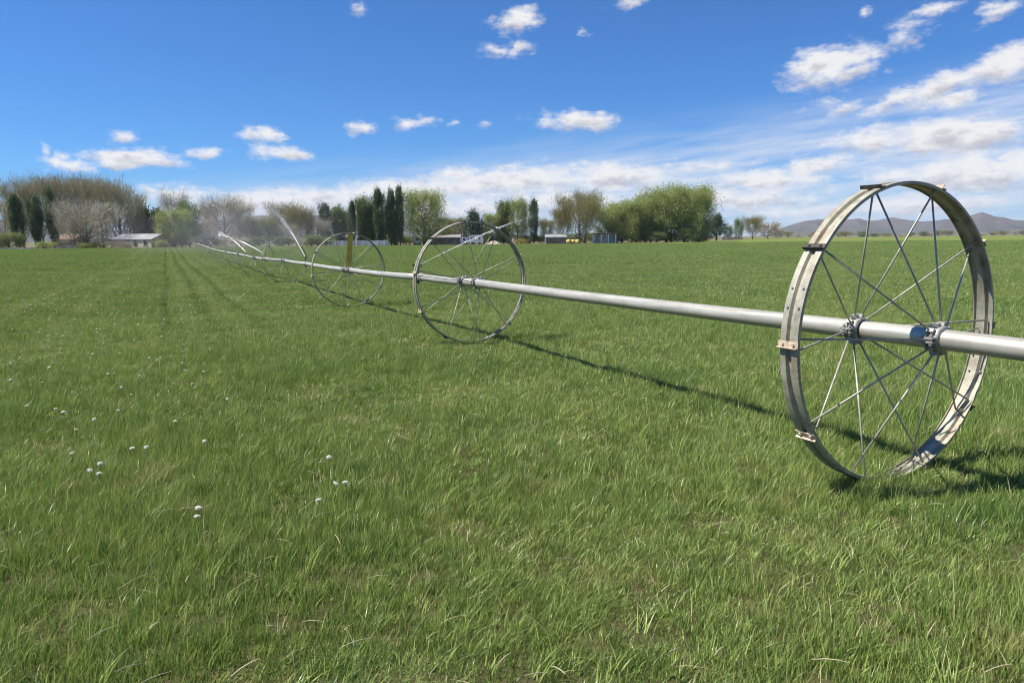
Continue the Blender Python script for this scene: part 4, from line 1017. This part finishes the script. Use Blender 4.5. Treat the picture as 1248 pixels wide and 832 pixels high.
for ri, r_ in enumerate(RR):
    u_ = ri / (nr_ - 1)
    for ai, a_ in enumerate(A):
        pk = math.tan(np.interp(a_, azs, els)) * 5000 + EYE
        x, y = r_ * math.sin(a_), r_ * math.cos(a_)
        prof_ = max(0, 1 - abs(u_ - .5) / .5)
        rid = mnoise.hetero_terrain(Vector((x / 420, y / 700, 3.0)), 1.0, 2.1, 6, .7)
        spur = 1 - abs(mnoise.noise(Vector((x / 260 + .8 * mnoise.noise(Vector((x / 500, y / 500, 7))), y / 900, 1.5)))) * 2
        spur2 = 1 - abs(mnoise.noise(Vector((x / 95, y / 260, 4.5)))) * 2
        k_ = (1 - prof_ ** 5)
        h = pk * prof_ ** 1.1 * (1 + k_ * (.40 * (rid - .9) + .95 * (spur - .6) + .45 * (spur2 - .5))) if pk > 3 else pk * prof_
        h += pk * .05 * mnoise.noise(Vector((x / 130, y / 130, 0))) * prof_
        h = min(h, math.tan(np.interp(a_, azs, els)) * r_ + EYE)
        V.append((x, y, h - 2 if u_ > 0 else -6))
idx = np.arange(nr_ * na_).reshape(nr_, na_)
q = np.stack([idx[:-1, :-1], idx[:-1, 1:], idx[1:, 1:], idx[1:, :-1]], -1).reshape(-1, 4)
m, t = new_mat('mountain_slopes')
pos = t.n('ShaderNodeNewGeometry').outputs['Position']
fa = t.noise(pos, .004, 6, .65); fb = t.noise(t.n('ShaderNodeVectorMath', {0: pos, 1: (1, .3, 1)}, operation='MULTIPLY').outputs[0], .016, 6, .68)
hz_ = t.n('ShaderNodeSeparateXYZ', {0: pos}).outputs[2]
upf = t.n('ShaderNodeMapRange', {0: t.math('ADD', hz_, t.math('MULTIPLY', t.math('SUBTRACT', fa, .5), 190.0)), 1: 25.0, 2: 105.0, 3: 0.0, 4: 1.0}).outputs[0]
c = t.mix(upf, t.mix(fb, (.035, .040, .032), (.095, .095, .078)), t.mix(t.ramp(fb, [(.35, 0.0), (.65, 1.0)]), (.05, .042, .04), (.17, .13, .12)))
c = t.mix(t.math('MULTIPLY', t.ramp(fb, [(.45, 0.0), (.6, 1.0)]), .6), c, (.035, .038, .026))
out(t, t.n('ShaderNodeBsdfPrincipled', {'Base Color': c, 'Roughness': .95, 'Specular IOR Level': .05}).outputs[0])
hills = obj('hills', np_mesh('hills', V, q.ravel(), np.arange(len(q)) * 4, m, smooth=True)); tag(hills, kind='structure')

# ------------------------------------------------------------------ haze
HAZE = 6.5e-5
if HAZE:
    m, t = new_mat('haze')
    t.n('ShaderNodeOutputMaterial', {'Volume': t.n('ShaderNodeVolumePrincipled', {'Color': (.74, .84, 1.0, 1), 'Density': HAZE, 'Anisotropy': .1}).outputs[0]})
    mb = MB(); zl, zh = -10.0, float(max(v[2] for v in V)) + 25
    mb.box((0, 0, (zl + zh) / 2), (14400, 14400, zh - zl))
    tag(obj('haze', mb.mesh('haze', m)), 'thin blue air softening the far mountains', 'haze', kind='stuff')
